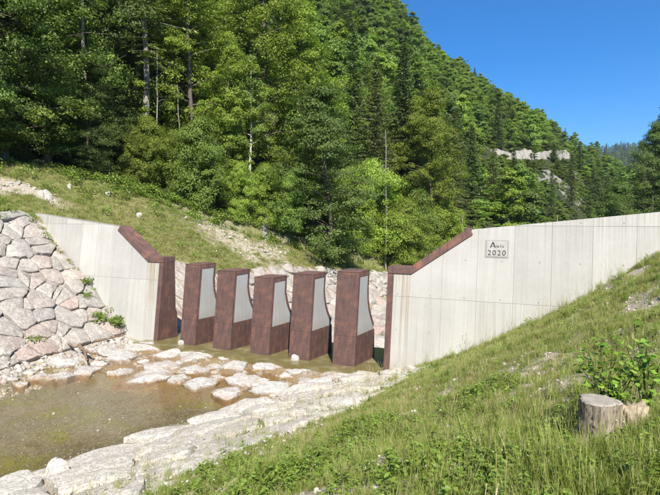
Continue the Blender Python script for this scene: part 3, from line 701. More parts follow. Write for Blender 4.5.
def conifer(seed, h, rad, base, whorl, nb, per, leaf, mat, bark='bark', droop=.35, sparse=0.0, irregular=.2):
    rg = np.random.default_rng(seed); zz = np.linspace(0, h, 12); wob = np.cumsum(rg.normal(0, .04, (12, 2)), 0); wob[0] = 0
    tr = np.column_stack([wob, zz]); r0 = h * .011 + .04; tubes = [tube(tr, r0 * (1 - zz / h * .96), 7)]
    Cs, Ax, Nn, Ls, Rn = [], [], [], [], []
    z = base * h; a0 = 0
    while z < h * .985:
        t = (z / h - base) / (1 - base); ln0 = rad * (1 - t) ** .75 * (.55 + .45 * min(1, t * 5 + .3)); a0 += 1.3
        for b in range(nb):
            if rg.random() < sparse: continue
            ang = a0 + b * 2 * math.pi / nb + rg.normal() * .3; ln = ln0 * (1 + irregular * rg.normal())
            if ln < .12: continue
            d = np.array([math.cos(ang), math.sin(ang), 0]); q = np.linspace(0, 1, 4)
            rise = .25 * (1 - t) * -1 + .35 * t
            pts = np.array([[0, 0, z]]) + d[None] * (ln * q)[:, None]; pts[:, 2] += ln * (rise * q - droop * q * q * .6 + .18 * q ** 3)
            pts[:, :2] += np.array([np.interp(z, zz, tr[:, 0]), np.interp(z, zz, tr[:, 1])])
            if ln > .5: tubes.append(tube(pts, np.linspace(.012 + .012 * ln, .006, 4), 3))
            m = max(4, int(per * (ln / rad) ** 1.1 + 3)); qq = rg.random(m) ** .75
            side = rg.choice([-1, 1], m); lat = np.array([-d[1], d[0], 0]); sl = (.30 * ln * (1 - qq * .75) + .1) * rg.random(m)
            c = np.column_stack([np.interp(qq, q, pts[:, i]) for i in range(3)]) + lat[None] * (side * sl)[:, None]
            c[:, 2] -= sl * .35 + rg.random(m) * .1 * ln * .4
            ax = d[None] * .9 + lat[None] * (side * .9)[:, None] + np.array([0, 0, -.45])[None] + rg.normal(0, .25, (m, 3))
            Cs.append(c); Ax.append(ax); Nn.append(np.array([0, 0, 1])[None] + rg.normal(0, .5, (m, 3))); Ls.append(leaf * rg.uniform(.6, 1.3, m))
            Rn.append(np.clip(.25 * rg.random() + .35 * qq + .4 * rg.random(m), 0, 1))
        z += whorl * rg.uniform(.7, 1.3)
    C = np.concatenate(Cs); L = np.concatenate(Ls); V, Q = leaf_geo(C, np.concatenate(Nn), L, L * .34, rg, np.concatenate(Ax), .05)
    tv, tq = merge(tubes); tm = fast_mesh('trunk', tv, tq); tm.materials.append(M[bark])
    return tm, leaf_mesh('crown', V, Q, np.concatenate(Rn), M[mat])
# near trees: (trunk mesh, crown mesh, height)
NEAR = {
    'beech': (*broadleaf(101, 20, 4.6, .04, 460, 120, .165, 'leaf_mid'), 20),
    'maple': (*broadleaf(102, 18, 4.0, .05, 410, 120, .17, 'leaf_bright'), 18),
    'hornbeam': (*broadleaf(103, 15, 4.2, .03, 400, 120, .16, 'leaf_dark', flat=.35, cr=1.05), 15),
    'ash': (*broadleaf(104, 24, 4.0, .08, 450, 120, .17, 'leaf_bright', cr=.8, bark='bark'), 24),
    'shade': (*broadleaf(105, 20, 4.5, .02, 450, 120, .165, 'leaf_dark'), 20),
    'birch': (*broadleaf(106, 16, 2.6, .38, 130, 80, .18, 'leaf_mid', bark='pale_bark'), 16),
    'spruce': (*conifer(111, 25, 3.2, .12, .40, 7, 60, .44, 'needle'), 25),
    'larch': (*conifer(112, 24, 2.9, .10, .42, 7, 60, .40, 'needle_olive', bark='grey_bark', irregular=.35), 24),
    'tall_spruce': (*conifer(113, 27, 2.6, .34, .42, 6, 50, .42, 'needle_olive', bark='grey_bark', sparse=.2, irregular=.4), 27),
    'bush': (*broadleaf(121, 6, 3.3, .0, 260, 165, .135, 'leaf_bright', cr=.85), 6),
    'dark_bush': (*broadleaf(122, 6, 3.0, .0, 250, 165, .135, 'leaf_mid', cr=.8), 6)}
MID = [(*broadleaf(201, 15, 3.7, .05, 130, 75, .36, 'leaf_mid', cr=1.0), 15), (*broadleaf(202, 14, 3.3, .05, 120, 75, .36, 'leaf_bright', cr=1.0), 14),
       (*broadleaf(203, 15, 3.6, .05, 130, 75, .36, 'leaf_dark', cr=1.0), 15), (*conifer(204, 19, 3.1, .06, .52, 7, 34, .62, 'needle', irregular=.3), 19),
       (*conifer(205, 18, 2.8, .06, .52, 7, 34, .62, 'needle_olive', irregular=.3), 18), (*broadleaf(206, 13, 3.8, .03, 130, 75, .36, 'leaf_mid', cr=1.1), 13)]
def tree(kind, x, y, h, label, group=None, name=None, sx=1.0, rot=None, z=None, cat='tree'):
    tm, cm, h0 = NEAR[kind] if isinstance(kind, str) else kind
    z = float(hxy(x, y)) - .1 if z is None else z
    e = empty(name or ('conifer_tree' if kind in ('spruce', 'larch', 'tall_spruce') else 'broadleaf_tree'), (x, y, z)); e.rotation_euler = (0, 0, random.uniform(0, 6.28) if rot is None else rot); k_ = h / h0
    e.scale = (k_ * sx, k_ * sx, k_)
    link('trunk', tm, None, e); link('crown', cm, None, e); return tag(e, label, cat, group)
def at(px, Y): return (px - CX) / F_PX * Y, Y
FRONT = [  # kind, photo x of the trunk, metres ahead, height, width factor, label
    ('shade', -32, 31, 19, 1.0, 'dark green broadleaf tree cut off by the left picture edge'),
    ('beech', 6, 33, 21, 1.05, 'big beech in the top left corner, lit leaves down to the grass'),
    ('beech', 50, 36, 22, .95, 'tall leafy beech just left of the bare brown snag'),
    ('hornbeam', 26, 35, 11, 1.0, 'low dark tree under the big beech at the left'),
    ('shade', 74, 40, 15, 1.0, 'deeply shaded tree at the foot of the bare snag'),
    ('hornbeam', 93, 37, 8.5, .9, 'low dark tree hiding the foot of the bare snag'),
    ('larch', 137, 50, 27, .8, 'slender olive conifer between the two pale stemmed spruces'),
    ('spruce', 242, 58, 29, .8, 'slender dark spruce behind the white birch stem'),
    ('larch', 308, 62, 25, .85, 'slender olive conifer behind the yellowish maple'),
    ('shade', 104, 43, 24, .9, 'dark broadleaf tree right of the bare snag'),
    ('shade', 116, 46, 13, 1.0, 'shaded lower tree between the snag and the tall spruces'),
    ('tall_spruce', 126, 47, 27, 1.0, 'thin spruce with a bare lower stem, left of a pair'),
    ('tall_spruce', 147, 44, 28, 1.0, 'tall spruce with long pale bare stem above the hazel bushes'),
    ('spruce', 172, 53, 28, 1.0, 'dense dark spruce behind the pale stemmed spruces'),
    ('ash', 194, 47, 25, 1.0, 'tall broadleaf tree with dark trunk right of the spruces'),
    ('larch', 216, 56, 27, 1.0, 'olive green conifer between two tall broadleaf trees'),
    ('maple', 226, 48, 15, .95, 'mid sized bright maple left of the white birch stem'),
    ('birch', 249, 47, 14, .9, 'birch with a short white stem among bright maples'),
    ('ash', 268, 51, 28, 1.05, 'tallest bright green tree in the middle of the forest edge'),
    ('maple', 294, 55, 22, 1.0, 'yellowish green maple right of the tallest bright tree'),
    ('hornbeam', 326, 47, 16, 1.05, 'dark layered tree standing in front of the forest above the piers'),
    ('spruce', 352, 64, 22, 1.0, 'dark spruce behind the layered tree'),
    ('larch', 378, 62, 21, 1.05, 'olive conifer above the bright bushes'),
    ('spruce', 404, 72, 24, 1.0, 'pointed dark spruce in the middle of the valley side'),
    ('maple', 432, 66, 20, .95, 'bright yellow green tree above the steel coping'),
    ('larch', 452, 74, 18, 1.05, 'olive conifer directly above the coping peak'),
    ('spruce', 472, 86, 15.5, 1.1, 'dark spruce above the plaque wall, first of a falling row'),
    ('larch', 493, 92, 13.5, 1.15, 'olive conifer above the plaque'),
    ('spruce', 512, 104, 12.5, 1.15, 'dark conifer below the left end of the cliff band'),
    ('larch', 533, 112, 11, 1.2, 'olive conifer below the middle of the cliff band'),
    ('spruce', 551, 120, 10, 1.2, 'small dark conifer at the low end of the row'),
    ('spruce', 588, 112, 15, 1.2, 'dark conifer behind the wall under the distant hill'),
    ('larch', 604, 96, 18, 1.2, 'olive conifer behind the right part of the wall'),
    ('hornbeam', 622, 84, 17, 1.1, 'dark leafy tree behind the wall near the right edge'),
    ('larch', 640, 76, 18, 1.35, 'tall olive conifer second from the right picture edge'),
    ('spruce', 662, 64, 20, 1.2, 'tallest dark conifer at the right picture edge'),
    ('shade', 656, 62, 17, 1.0, 'big dark leafy tree between the two conifers at the right edge'),
    ('larch', 570, 132, 15, 1.2, 'small olive tree behind the wall in the valley gap')]
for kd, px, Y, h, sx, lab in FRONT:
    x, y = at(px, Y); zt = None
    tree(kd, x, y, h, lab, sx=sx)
BUSHES = [('bush', 132, 40, 4.0, 'bright hazel bush at the shaded forest edge left'), ('bush', 152, 42, 5.2, 'hazel bush under the pale stemmed spruces'), ('bush', 176, 43, 4.8, 'bright bush below the dark trunked ash'),
          ('dark_bush', 203, 42, 7.0, 'rounded green tree with a boulder at its foot'), ('bush', 238, 44, 4.4, 'bright bush under the white birch stem'), ('bush', 262, 45, 5.2, 'bright bush below the tallest bright tree'),
          ('dark_bush', 288, 46, 5.0, 'green bush left of the dark layered tree'), ('bush', 352, 54, 8.0, 'bright rounded bush right of the layered tree'), ('bush', 376, 57, 9.5, 'largest bright bush behind the plaque wall coping'),
          ('bush', 402, 56, 8.0, 'bright bush behind the right wall flat coping'), ('dark_bush', 420, 62, 9.0, 'green bush behind the sloping coping'), ('bush', 444, 66, 9.0, 'bright bush behind the coping peak'),
          ('dark_bush', 336, 49, 4.0, 'low dark bush under the layered tree'), ('dark_bush', 100, 39, 2.2, 'small light sapling bush in front of dark forest'), ('dark_bush', 215, 46, 5.5, 'green bush between ash and maple')]
for kd, px, Y, h, lab in BUSHES:
    x, y = at(px, Y); tree(kd, x, y, h, lab, name='bush', sx=.82 if h > 6 else .75, cat='bush', group='bushes at the forest edge')
# snag and bare poles
def bare(px, Y, h, r, lab, mat, limbs=6, lean=0.0, seed=0):
    rg = np.random.default_rng(seed); x, y = at(px, Y); z = float(hxy(x, y)) - .2; zz = np.linspace(0, h, 9)
    P = np.column_stack([np.cumsum(rg.normal(0, .05, 9)) + lean * zz, np.cumsum(rg.normal(0, .05, 9)), zz]); P[0, :2] = 0
    e = empty('dead_tree', (x, y, z)); v, q = tube(P, np.linspace(r, r * .35, 9), 7); m = fast_mesh('trunk', v, q); link('trunk', m, M[mat], e)
    tb = []
    for i in range(limbs):
        zl = h * rg.uniform(.45, .97); a = rg.uniform(0, 6.28); ln = rg.uniform(.5, 1.5); p0 = np.array([np.interp(zl, zz, P[:, 0]), np.interp(zl, zz, P[:, 1]), zl])
        tb.append(tube([p0, p0 + np.array([math.cos(a), math.sin(a), .3]) * ln * .5, p0 + np.array([math.cos(a), math.sin(a), .15]) * ln], [.035, .022, .008], 4))
    for v, q in tb: link('branch', fast_mesh('branch', v, q), M[mat], e)
    return tag(e, lab, 'tree')
bare(88, 38.6, 24, .16, 'bare brown snag trunk rising through the beech crowns', 'wood', 8, -.005, 1)
bare(160, 43, 11, .075, 'thin pale bare stem right of the tall spruce', 'grey_bark', 4, .0, 2)
bare(181, 44, 9, .07, 'short bare grey stem among the hazel bushes', 'grey_bark', 3, .01, 3)
bare(386, 55, 15, .10, 'thin dead tree with bare twigs above the bright bushes', 'grey_bark', 9, .0, 4)
bare(463, 66, 8.5, .10, 'dead pale stem standing at the coping peak', 'pale_bark', 3, .0, 5)
bare(556, 100, 9, .09, 'thin bare stem behind the wall by the valley gap', 'pale_bark', 3, .0, 6)

# ------------------------------------------------------------------ forest on the valley side and mountain
rgf = np.random.default_rng(77); cand = []
def in_view(x, y, mx=.74): return abs(x) < mx * y
Y_ = 42.0
pts_f = []
while Y_ < 345:
    sp = 4.6 if Y_ < 90 else 5.6 if Y_ < 160 else 6.3
    x = -.72 * Y_
    while x < .74 * Y_: pts_f.append((x + rgf.normal() * sp * .28, Y_ + rgf.normal() * sp * .28)); x += sp
    Y_ += sp * .92
pts_f = np.array(pts_f); s_, w_ = to_sw(pts_f[:, 0], pts_f[:, 1])
fs_p = interp(w_, WK, L_EDG_S); ts_p = interp(w_, WK, L_TOE_S)
left = (fs_p - s_) > 4.5; right = (s_ - ts_p > 19) & (w_ > 10)
keep = (left | right | ((w_ > 44) & (np.abs(s_ - ts_p) > 0))); pts_f = pts_f[keep]; zf = hxy(pts_f[:, 0], pts_f[:, 1])
# leave the cliff band and slabs open
def pix(x, y, z): 
    c, s = math.cos(PITCH), math.sin(PITCH); dz = z - ZE; Yc = y * c - dz * s; Zc = y * s + dz * c
    return CX + F_PX * x / Yc, CY - F_PX * Zc / Yc
# right-bank trees stay lower than the valley gap
fx_, fy_ = pix(pts_f[:, 0], pts_f[:, 1], zf)
hgt = rgf.uniform(10, 18, len(pts_f)); 
hgt = np.where((fx_ > 420), hgt * .82, hgt)
hgt = np.where((fx_ > 545) & (fx_ < 700) & (pts_f[:, 1] < 320), hgt * .75, hgt)
kindi = np.where(N2(pts_f[:, 0] / 22, pts_f[:, 1] / 22) + rgf.normal(0, .22, len(pts_f)) > -.30, rgf.choice([0, 1, 2, 5], len(pts_f), p=[.35, .2, .2, .25]), rgf.choice([3, 4, 2], len(pts_f), p=[.35, .45, .2]))
kindi = np.where((fx_ > 545) & (pts_f[:, 1] < 200), rgf.choice([3, 4, 2], len(pts_f)), kindi)
inview = (fx_ > -40) & (fx_ < 700) & (pts_f[:, 1] > 0)
# clearings where bare rock shows
CLIFFS = []   # filled below: (x, y, halfwidth, front clearance)
def col_y(pxa, pxb, ym):
    pp = np.linspace(pxa - 6, pxb + 6, 9); yy_ = np.array([hit(q, ym)[1] for q in pp]); yy_ = .25 * np.roll(yy_, 1) + .5 * yy_ + .25 * np.roll(yy_, -1); yy_[0], yy_[-1] = yy_[1], yy_[-2]; return pp, yy_
ok = inview.copy()
for (pxa, pxb, ytop, ybot) in [(484, 572, 151, 159), (540, 560, 170, 186), (560, 584, 172, 204), (528, 544, 176, 184), (572, 582, 196, 214)]:
    pc, yc = col_y(pxa, pxb, (ytop + ybot) / 2); CLIFFS.append((pxa, pxb, ytop, ybot, pc, yc))
    Yd = np.interp(fx_, pc, yc); inf = (fx_ > pxa - 7) & (fx_ < pxb + 7) & (pts_f[:, 1] < Yd + 2) & (pts_f[:, 1] > 70) & (fy_ > ytop - 1)
    lim = (fy_ - ybot + 1) * pts_f[:, 1] / F_PX; hgt = np.where(inf & (rgf.random(len(fx_)) < .96), np.minimum(hgt, np.maximum(lim, 0)), hgt); ok &= ~(inf & (hgt < 2.0))
topy = fy_ - hgt / pts_f[:, 1] * F_PX
order = np.argsort(pts_f[:, 1]); order = order[ok[order]]
group_m = 'trees of the mountainside forest'
LABS = ['mid green broadleaf tree in the mountainside forest', 'bright green broadleaf tree in the mountainside forest', 'dark green broadleaf tree in the mountainside forest', 'dark conifer in the mountainside forest', 'olive conifer in the mountainside forest', 'round green broadleaf tree in the mountainside forest']
# visible ones nearest to us become single trees; the far mass is one object
nsing = 0; rest = []
for i in order:
    x, y = pts_f[i]
    vis = topy[i] < np.interp(fx_[i], [0, 100, 200, 300, 330, 400, 470, 560, 660], [-30, -30, -5, 20, 90, 130, 130, 175, 130]) or y > 95
    if y < 95 and not vis and rgf.random() < .35: continue
    if vis and nsing < 295:
        nsing += 1; tm, cm, h0 = MID[kindi[i]] if y > 82 else NEAR[('beech', 'maple', 'shade', 'spruce', 'larch', 'hornbeam')[kindi[i]]]; k_ = hgt[i] / h0; e = empty('forest_conifer' if kindi[i] in (3, 4) else 'forest_tree', (x, y, float(zf[i]) - .2)); e.scale = (k_ * 1.08, k_ * 1.08, k_); e.rotation_euler = (0, 0, rgf.uniform(0, 6.28))
        link('trunk', tm, None, e); link('crown', cm, None, e); tag(e, LABS[kindi[i]], 'tree', group_m)
    elif y > 82: rest.append(i)

# geometry-node scatter for uncountable things
def scatter(name, protos, P, idx, rot, scl, label, group=None):
    lib = bpy.data.collections.new(name + '_kinds')
    for i, (nm, me) in enumerate(protos): o = bpy.data.objects.new('%s_%02d' % (name, i), me); lib.objects.link(o)
    me = bpy.data.meshes.new(name); me.vertices.add(len(P)); me.vertices.foreach_set('co', np.ascontiguousarray(P, dtype=np.float32).ravel())
    for nm, typ, dat, key in (('kind_index', 'INT', idx, 'value'), ('turn', 'FLOAT_VECTOR', rot, 'vector'), ('size', 'FLOAT_VECTOR', scl, 'vector')):
        a = me.attributes.new(nm, typ, 'POINT'); a.data.foreach_set(key, np.ascontiguousarray(dat, dtype=np.int32 if typ == 'INT' else np.float32).ravel())
    o = bpy.data.objects.new(name, me); COL.objects.link(o)
    g = bpy.data.node_groups.new(name + '_scatter', 'GeometryNodeTree'); g.interface.new_socket('Geometry', in_out='INPUT', socket_type='NodeSocketGeometry'); g.interface.new_socket('Geometry', in_out='OUTPUT', socket_type='NodeSocketGeometry')
    gi, go = g.nodes.new('NodeGroupInput'), g.nodes.new('NodeGroupOutput'); ip = g.nodes.new('GeometryNodeInstanceOnPoints'); ci = g.nodes.new('GeometryNodeCollectionInfo')
    ci.inputs['Collection'].default_value = lib; ci.inputs['Separate Children'].default_value = True; ci.inputs['Reset Children'].default_value = True
    ip.inputs['Pick Instance'].default_value = True
    def na(n_, t):
        q = g.nodes.new('GeometryNodeInputNamedAttribute'); q.data_type = t; q.inputs['Name'].default_value = n_; return q.outputs[0]
    g.links.new(gi.outputs[0], ip.inputs['Points']); g.links.new(ci.outputs[0], ip.inputs['Instance']); g.links.new(na('kind_index', 'INT'), ip.inputs['Instance Index'])
    er = g.nodes.new('FunctionNodeEulerToRotation'); g.links.new(na('turn', 'FLOAT_VECTOR'), er.inputs[0]); g.links.new(er.outputs[0], ip.inputs['Rotation'])
    g.links.new(na('size', 'FLOAT_VECTOR'), ip.inputs['Scale']); g.links.new(ip.outputs[0], go.inputs[0])
    md = o.modifiers.new('scatter', 'NODES'); md.node_group = g
    return tag(o, label, kind='stuff', group=group)
def whole(tm, cm, name):
    """trunk and crown in one mesh for the far mass"""
    n1, n2 = len(tm.vertices), len(cm.vertices); V = np.zeros((n1 + n2, 3), np.float32); a = np.zeros(n1 * 3, np.float32); tm.vertices.foreach_get('co', a); V[:n1] = a.reshape(-1, 3)
    a = np.zeros(n2 * 3, np.float32); cm.vertices.foreach_get('co', a); V[n1:] = a.reshape(-1, 3)
    q1 = np.zeros(len(tm.loops), np.int32); tm.loops.foreach_get('vertex_index', q1); q2 = np.zeros(len(cm.loops), np.int32); cm.loops.foreach_get('vertex_index', q2)
    Q = np.concatenate([q1.reshape(-1, 4), q2.reshape(-1, 4) + n1]); me = fast_mesh(name, V, Q, False); me.materials.append(cm.materials[0]); me.materials.append(tm.materials[0])
    mi = np.zeros(len(Q), np.int32); mi[:len(tm.polygons)] = 1; me.polygons.foreach_set('material_index', mi)
    rn = np.zeros(len(cm.polygons), np.float32); cm.attributes['rnd'].data.foreach_get('value', rn); at_ = me.attributes.new('rnd', 'FLOAT', 'FACE'); at_.data.foreach_set('value', np.concatenate([np.full(len(tm.polygons), .5, np.float32), rn])); return me
FARK = [('t', whole(tm, cm, 'far_tree')) for tm, cm, h0 in MID]; H0 = np.array([m[2] for m in MID])
rest = np.array(rest); P = np.column_stack([pts_f[rest], zf[rest] - .3]); ki = kindi[rest]; sc = hgt[rest] / H0[ki]
# the far hill beyond the valley mouth, and the right-hand valley flank
fx = []; yy = 640.0
while yy < 1230:
    x = .38 * yy
    while x < .76 * yy: fx.append((x + rgf.normal() * 3, yy + rgf.normal() * 4)); x += 9.5
    yy += 13
fx = np.array(fx); fz = hxy(fx[:, 0], fx[:, 1]); P = np.concatenate([P, np.column_stack([fx, fz - .4])]); k2 = rgf.choice([0, 2, 3, 4, 5], len(fx)); ki = np.concatenate([ki, k2]); sc = np.concatenate([sc, rgf.uniform(.8, 1.25, len(fx))])
sh = []
for yy in np.arange(76, 338, 4.2):
    xx = np.arange(.06 * yy, .56 * yy, 4.2); sh.append(np.column_stack([xx + rgf.normal(0, 1.2, len(xx)), yy + rgf.normal(0, 1.2, len(xx))]))
sh = np.concatenate(sh); s1, w1 = to_sw(sh[:, 0], sh[:, 1]); sh = sh[((interp(w1, WK, L_EDG_S) - s1) > 2) | (w1 > 46)]; szh = hxy(sh[:, 0], sh[:, 1]); hs_ = rgf.uniform(2.0, 4.8, len(sh)); sx_, sy_ = pix(sh[:, 0], sh[:, 1], szh); oks = np.ones(len(sh), bool)
for pxa, pxb, ytop, ybot, pc, yc in CLIFFS: oks &= ~((sx_ > pxa - 4) & (sx_ < pxb + 4) & (sy_ > ytop) & (sy_ - hs_ / sh[:, 1] * F_PX < ybot) & (sh[:, 1] < np.interp(sx_, pc, yc) + 3) & (rgf.random(len(sh)) < (.7 if pxa == 484 else .3)))
sh, szh, hs_ = sh[oks], szh[oks], hs_[oks]; k3 = rgf.choice([0, 1, 2, 5], len(sh)); P = np.concatenate([P, np.column_stack([sh, szh - .8])]); ki = np.concatenate([ki, k3]); sc = np.concatenate([sc, hs_ / H0[k3]])
n = len(P); scatter('forest', FARK, P, ki, np.column_stack([np.zeros(n), np.zeros(n), rgf.uniform(0, 6.28, n)]), np.column_stack([sc * np.where(sc < .4, 2.2, 1.15), sc * np.where(sc < .4, 2.2, 1.15), sc]), 'distant mixed forest covering the mountain')

# cliffs: jagged rock faces standing out of the slope
def cliff(pxa, pxb, ytop, ybot, pc, yc, lab, seed):
    nu, nv = max(14, int((pxb - pxa) * 1.4)), max(10, int((ybot - ytop) * 1.5)); U, Vv = np.meshgrid(np.linspace(0, 1, nu), np.linspace(0, 1, nv), indexing='ij')
    PX = pxa + (pxb - pxa) * U; Yd = np.interp(PX, pc, yc); X = (PX - CX) / F_PX * Yd
    gap = .30 * fbm(U * 9 + seed, U * 0 + seed, N1, 4); z1, z0 = ZE + (220 - ytop) / F_PX * Yd, ZE + (220 - ybot) / F_PX * Yd - 2.5
    top = z1 + (z1 - z0) * gap; Z = z0 + (top - z0) * Vv
    dep = 2.4 * np.abs(fbm(X / 3.1 + seed, Z / 6.5, N2, 4)) + 1.2 * fbm(X / 1.3, Z / 4, N3, 3); edge = np.minimum(U, 1 - U) * 10
    Y = Yd - 3 + 3 * (Vv ** 1.5) - dep + 5 * np.clip(1 - edge, 0, 1)
    fr = np.stack([X, Y, Z], -1).reshape(-1, 3); bk = fr.copy(); bk[:, 1] += 9; bk[:, 2] -= 1.0; idx = np.arange(nu * nv).reshape(nu, nv)
    q = np.stack([idx[:-1, :-1], idx[1:, :-1], idx[1:, 1:], idx[:-1, 1:]], -1).reshape(-1, 4); N = nu * nv
    loop = np.concatenate([idx[:, 0], idx[-1, 1:], idx[-2::-1, -1], idx[0, -2:0:-1]]); sd_ = np.stack([loop, np.roll(loop, -1), np.roll(loop, -1) + N, loop + N], -1)
    o = link('cliff', fast_mesh('cliff', np.concatenate([fr, bk]), np.concatenate([q, q[:, ::-1] + N, sd_]), False), M['cliff']); return tag(o, lab, 'cliff')
def rock_patch(pxa, pxb, ytop, ybot, pc, yc, lab, seed):
    """bare rock lying on the slope, thick and ribbed"""
    nu, nv = 16, 14; P = np.zeros((nu, nv, 3)); Dv = np.zeros((nu, nv, 3))
    for i in range(nu):
        for j in range(nv):
            u, v = i / (nu - 1), j / (nv - 1); wob = .22 * fbm(v * 3 + seed, seed * 1.0, N1, 3); wo2 = .25 * fbm(u * 3 + seed, seed * 2.0, N2, 3)
            r = ray(pxa + (pxb - pxa) * (u + wob + .25 * (.5 - v)), ybot + (ytop - ybot) * (v + wo2)); q = np.array([0, 0, ZE]) + r * (np.interp(pxa + (pxb - pxa) * u, pc, yc) / r[1]); 
            ts_ = np.arange(110, 345, 1.5); pp = np.array([0, 0, ZE])[None] + r[None] * (ts_ / r[1])[:, None]; g = pp[:, 2] < hxy(pp[:, 0], pp[:, 1]); k_ = int(np.argmax(g)) if g.any() else len(ts_) - 1
            P[i, j] = pp[k_]; Dv[i, j] = r / np.linalg.norm(r)
    P[:, :, :] = (P + np.roll(P, 1, 1) * .0)
    Y = P[:, :, 1]; Ys = (Y + np.roll(Y, 1, 0) + np.roll(Y, -1, 0)) / 3; U, Vv = np.meshgrid(np.linspace(0, 1, nu), np.linspace(0, 1, nv), indexing='ij'); e = np.clip(np.minimum(np.minimum(U, 1 - U), np.minimum(Vv, 1 - Vv)) * 5, 0, 1)
    off = e * (1.8 + 3.2 * np.abs(fbm(P[:, :, 0] / 2.6, P[:, :, 2] / 7, N2, 4)) + 1.5 * fbm(P[:, :, 0] / 1.1, P[:, :, 2] / 2.2, N3, 3)) - .6
    fr = (P - Dv * off[:, :, None]).reshape(-1, 3); bk = (P + Dv * 3.0).reshape(-1, 3); idx = np.arange(nu * nv).reshape(nu, nv); q = np.stack([idx[:-1, :-1], idx[1:, :-1], idx[1:, 1:], idx[:-1, 1:]], -1).reshape(-1, 4); N = nu * nv
    loop = np.concatenate([idx[:, 0], idx[-1, 1:], idx[-2::-1, -1], idx[0, -2:0:-1]]); sd_ = np.stack([loop, np.roll(loop, -1), np.roll(loop, -1) + N, loop + N], -1)
    o = link('rock_outcrop', fast_mesh('rock_outcrop', np.concatenate([fr, bk]), np.concatenate([q, q[:, ::-1] + N, sd_]), False), M['slab']); return tag(o, lab, 'rock')
M['slab'] = mat_stone('slab_rock', [(.15, .14, .12), (.18, .165, .14)])
cliff(*CLIFFS[0], 'long pale cliff band high above the plaque wall', 3)
for c_, lab, sd_ in zip(CLIFFS[1:], ['grey rock slab below the middle of the cliff band', 'steep pale rock slab at the valley gap', 'small rock outcrop under the cliff band', 'lowest rock outcrop just above the wall crest'], (5, 11, 19, 27)): rock_patch(*c_, lab, sd_)

# ------------------------------------------------------------------ tree stump with its broken root flare
rg = np.random.default_rng(5)
SP = hit(608, 449); SY = SP[1]; R_ST = 19.5 / F_PX * SY; H_ST = 47 / F_PX * SY
k = NT('cut_wood'); co = k.coord('Object'); sep = k.n('ShaderNodeSeparateXYZ'); k.l(co, sep.inputs[0])
rr_ = k.math('SQRT', k.math('ADD', k.math('POWER', sep.outputs[0], 2), k.math('POWER', sep.outputs[1], 2))); nz = k.noise(co, 9, 5, .7)
ring = k.math('SINE', k.math('ADD', k.math('MULTIPLY', rr_, 380), k.math('MULTIPLY', nz, 14)))
c = k.mix(k.rng(ring, -1, 1, 0, .45), (.34, .30, .25), (.22, .19, .155)); c = k.mix(k.rng(nz, .45, .7, 0, .8), c, (.14, .125, .11))
M['cut'] = k.done(k.princ(c, .9, k.bump(k.math('ADD', nz, k.math('MULTIPLY', ring, .2)), .5, .01), .2))
def stump_mesh(r, h, seed, flare=.5, n=72, m=14, ragged=0.0):
    rg = np.random.default_rng(seed); an = np.linspace(0, 2 * math.pi, n, endpoint=False); V = []
    lob = 1 + .07 * np.cos(an * 3 + 1) + .05 * np.cos(an * 5 + 2) + .03 * np.cos(an * 9); crease = .045 * rg.standard_normal(n) - .05 * (rg.random(n) < .2)
    for j in range(m):
        t = j / (m - 1); rad = r * (lob + crease * (1 - .4 * t)) * (1 + flare * (1 - t) ** 3 * (1 + .5 * np.cos(an * 4 + .7))) + .006 * rg.standard_normal(n)
        z = np.full(n, h * t) + (ragged * h * (np.sin(an * 2 + 1) + .6 * np.sin(an * 5 + 2) + .35 * np.sin(an * 11)) * t ** 3 if ragged else 0) - .08 * (j == 0)
        V.append(np.column_stack([rad * np.cos(an), rad * np.sin(an), z]))
    top = V[-1]; i = np.arange(m - 1)[:, None] * n + np.arange(n)[None]; j = np.arange(m - 1)[:, None] * n + (np.arange(n)[None] + 1) % n
    return np.concatenate(V), np.stack([i, j, j + n, i + n], -1).reshape(-1, 4), top
st = tag(empty('tree_stump', (SP[0], SP[1] + R_ST, float(SP[2]) - .03)), 'weathered grey tree stump with flat cut top on the grass slope', 'stump')
V, Q, top = stump_mesh(R_ST, H_ST, 3, .28); link('stump_trunk', fast_mesh('stump_trunk', V, Q), M['wood'], st)
tv = [tuple(np.array([p[0] * q, p[1] * q, p[2] + dz])) for q, dz in ((1.0, -.004), (.985, .006), (.9, .010), (.5, .006)) for p in top] + [(0, 0, top[0, 2] + .004)]; n = 72
tf = [(a * n + i, a * n + (i + 1) % n, (a + 1) * n + (i + 1) % n, (a + 1) * n + i) for a in range(3) for i in range(n)] + [(3 * n + i, 3 * n + (i + 1) % n, 4 * n) for i in range(n)]
link('cut_top', new_mesh('cut_top', tv, tf, True), M['cut'], st)
V, Q, top = stump_mesh(R_ST * .8, H_ST * .86, 9, .25, ragged=.12)
cap = np.vstack([V, [[0, 0, H_ST * .88]]]); nn = len(V); Qc = [tuple(q) for q in Q] + [(nn - 72 + i, nn - 72 + (i + 1) % 72, nn) for i in range(72)]
rt = link('root_flare', new_mesh('root_flare', cap, Qc, True), mat_bark('rotten_wood', (.22, .17, .11), (.46, .38, .27), 12), st, (R_ST * 1.72, R_ST * .1, -.02)); rt['label'] = 'pale broken rotten side of the stump'
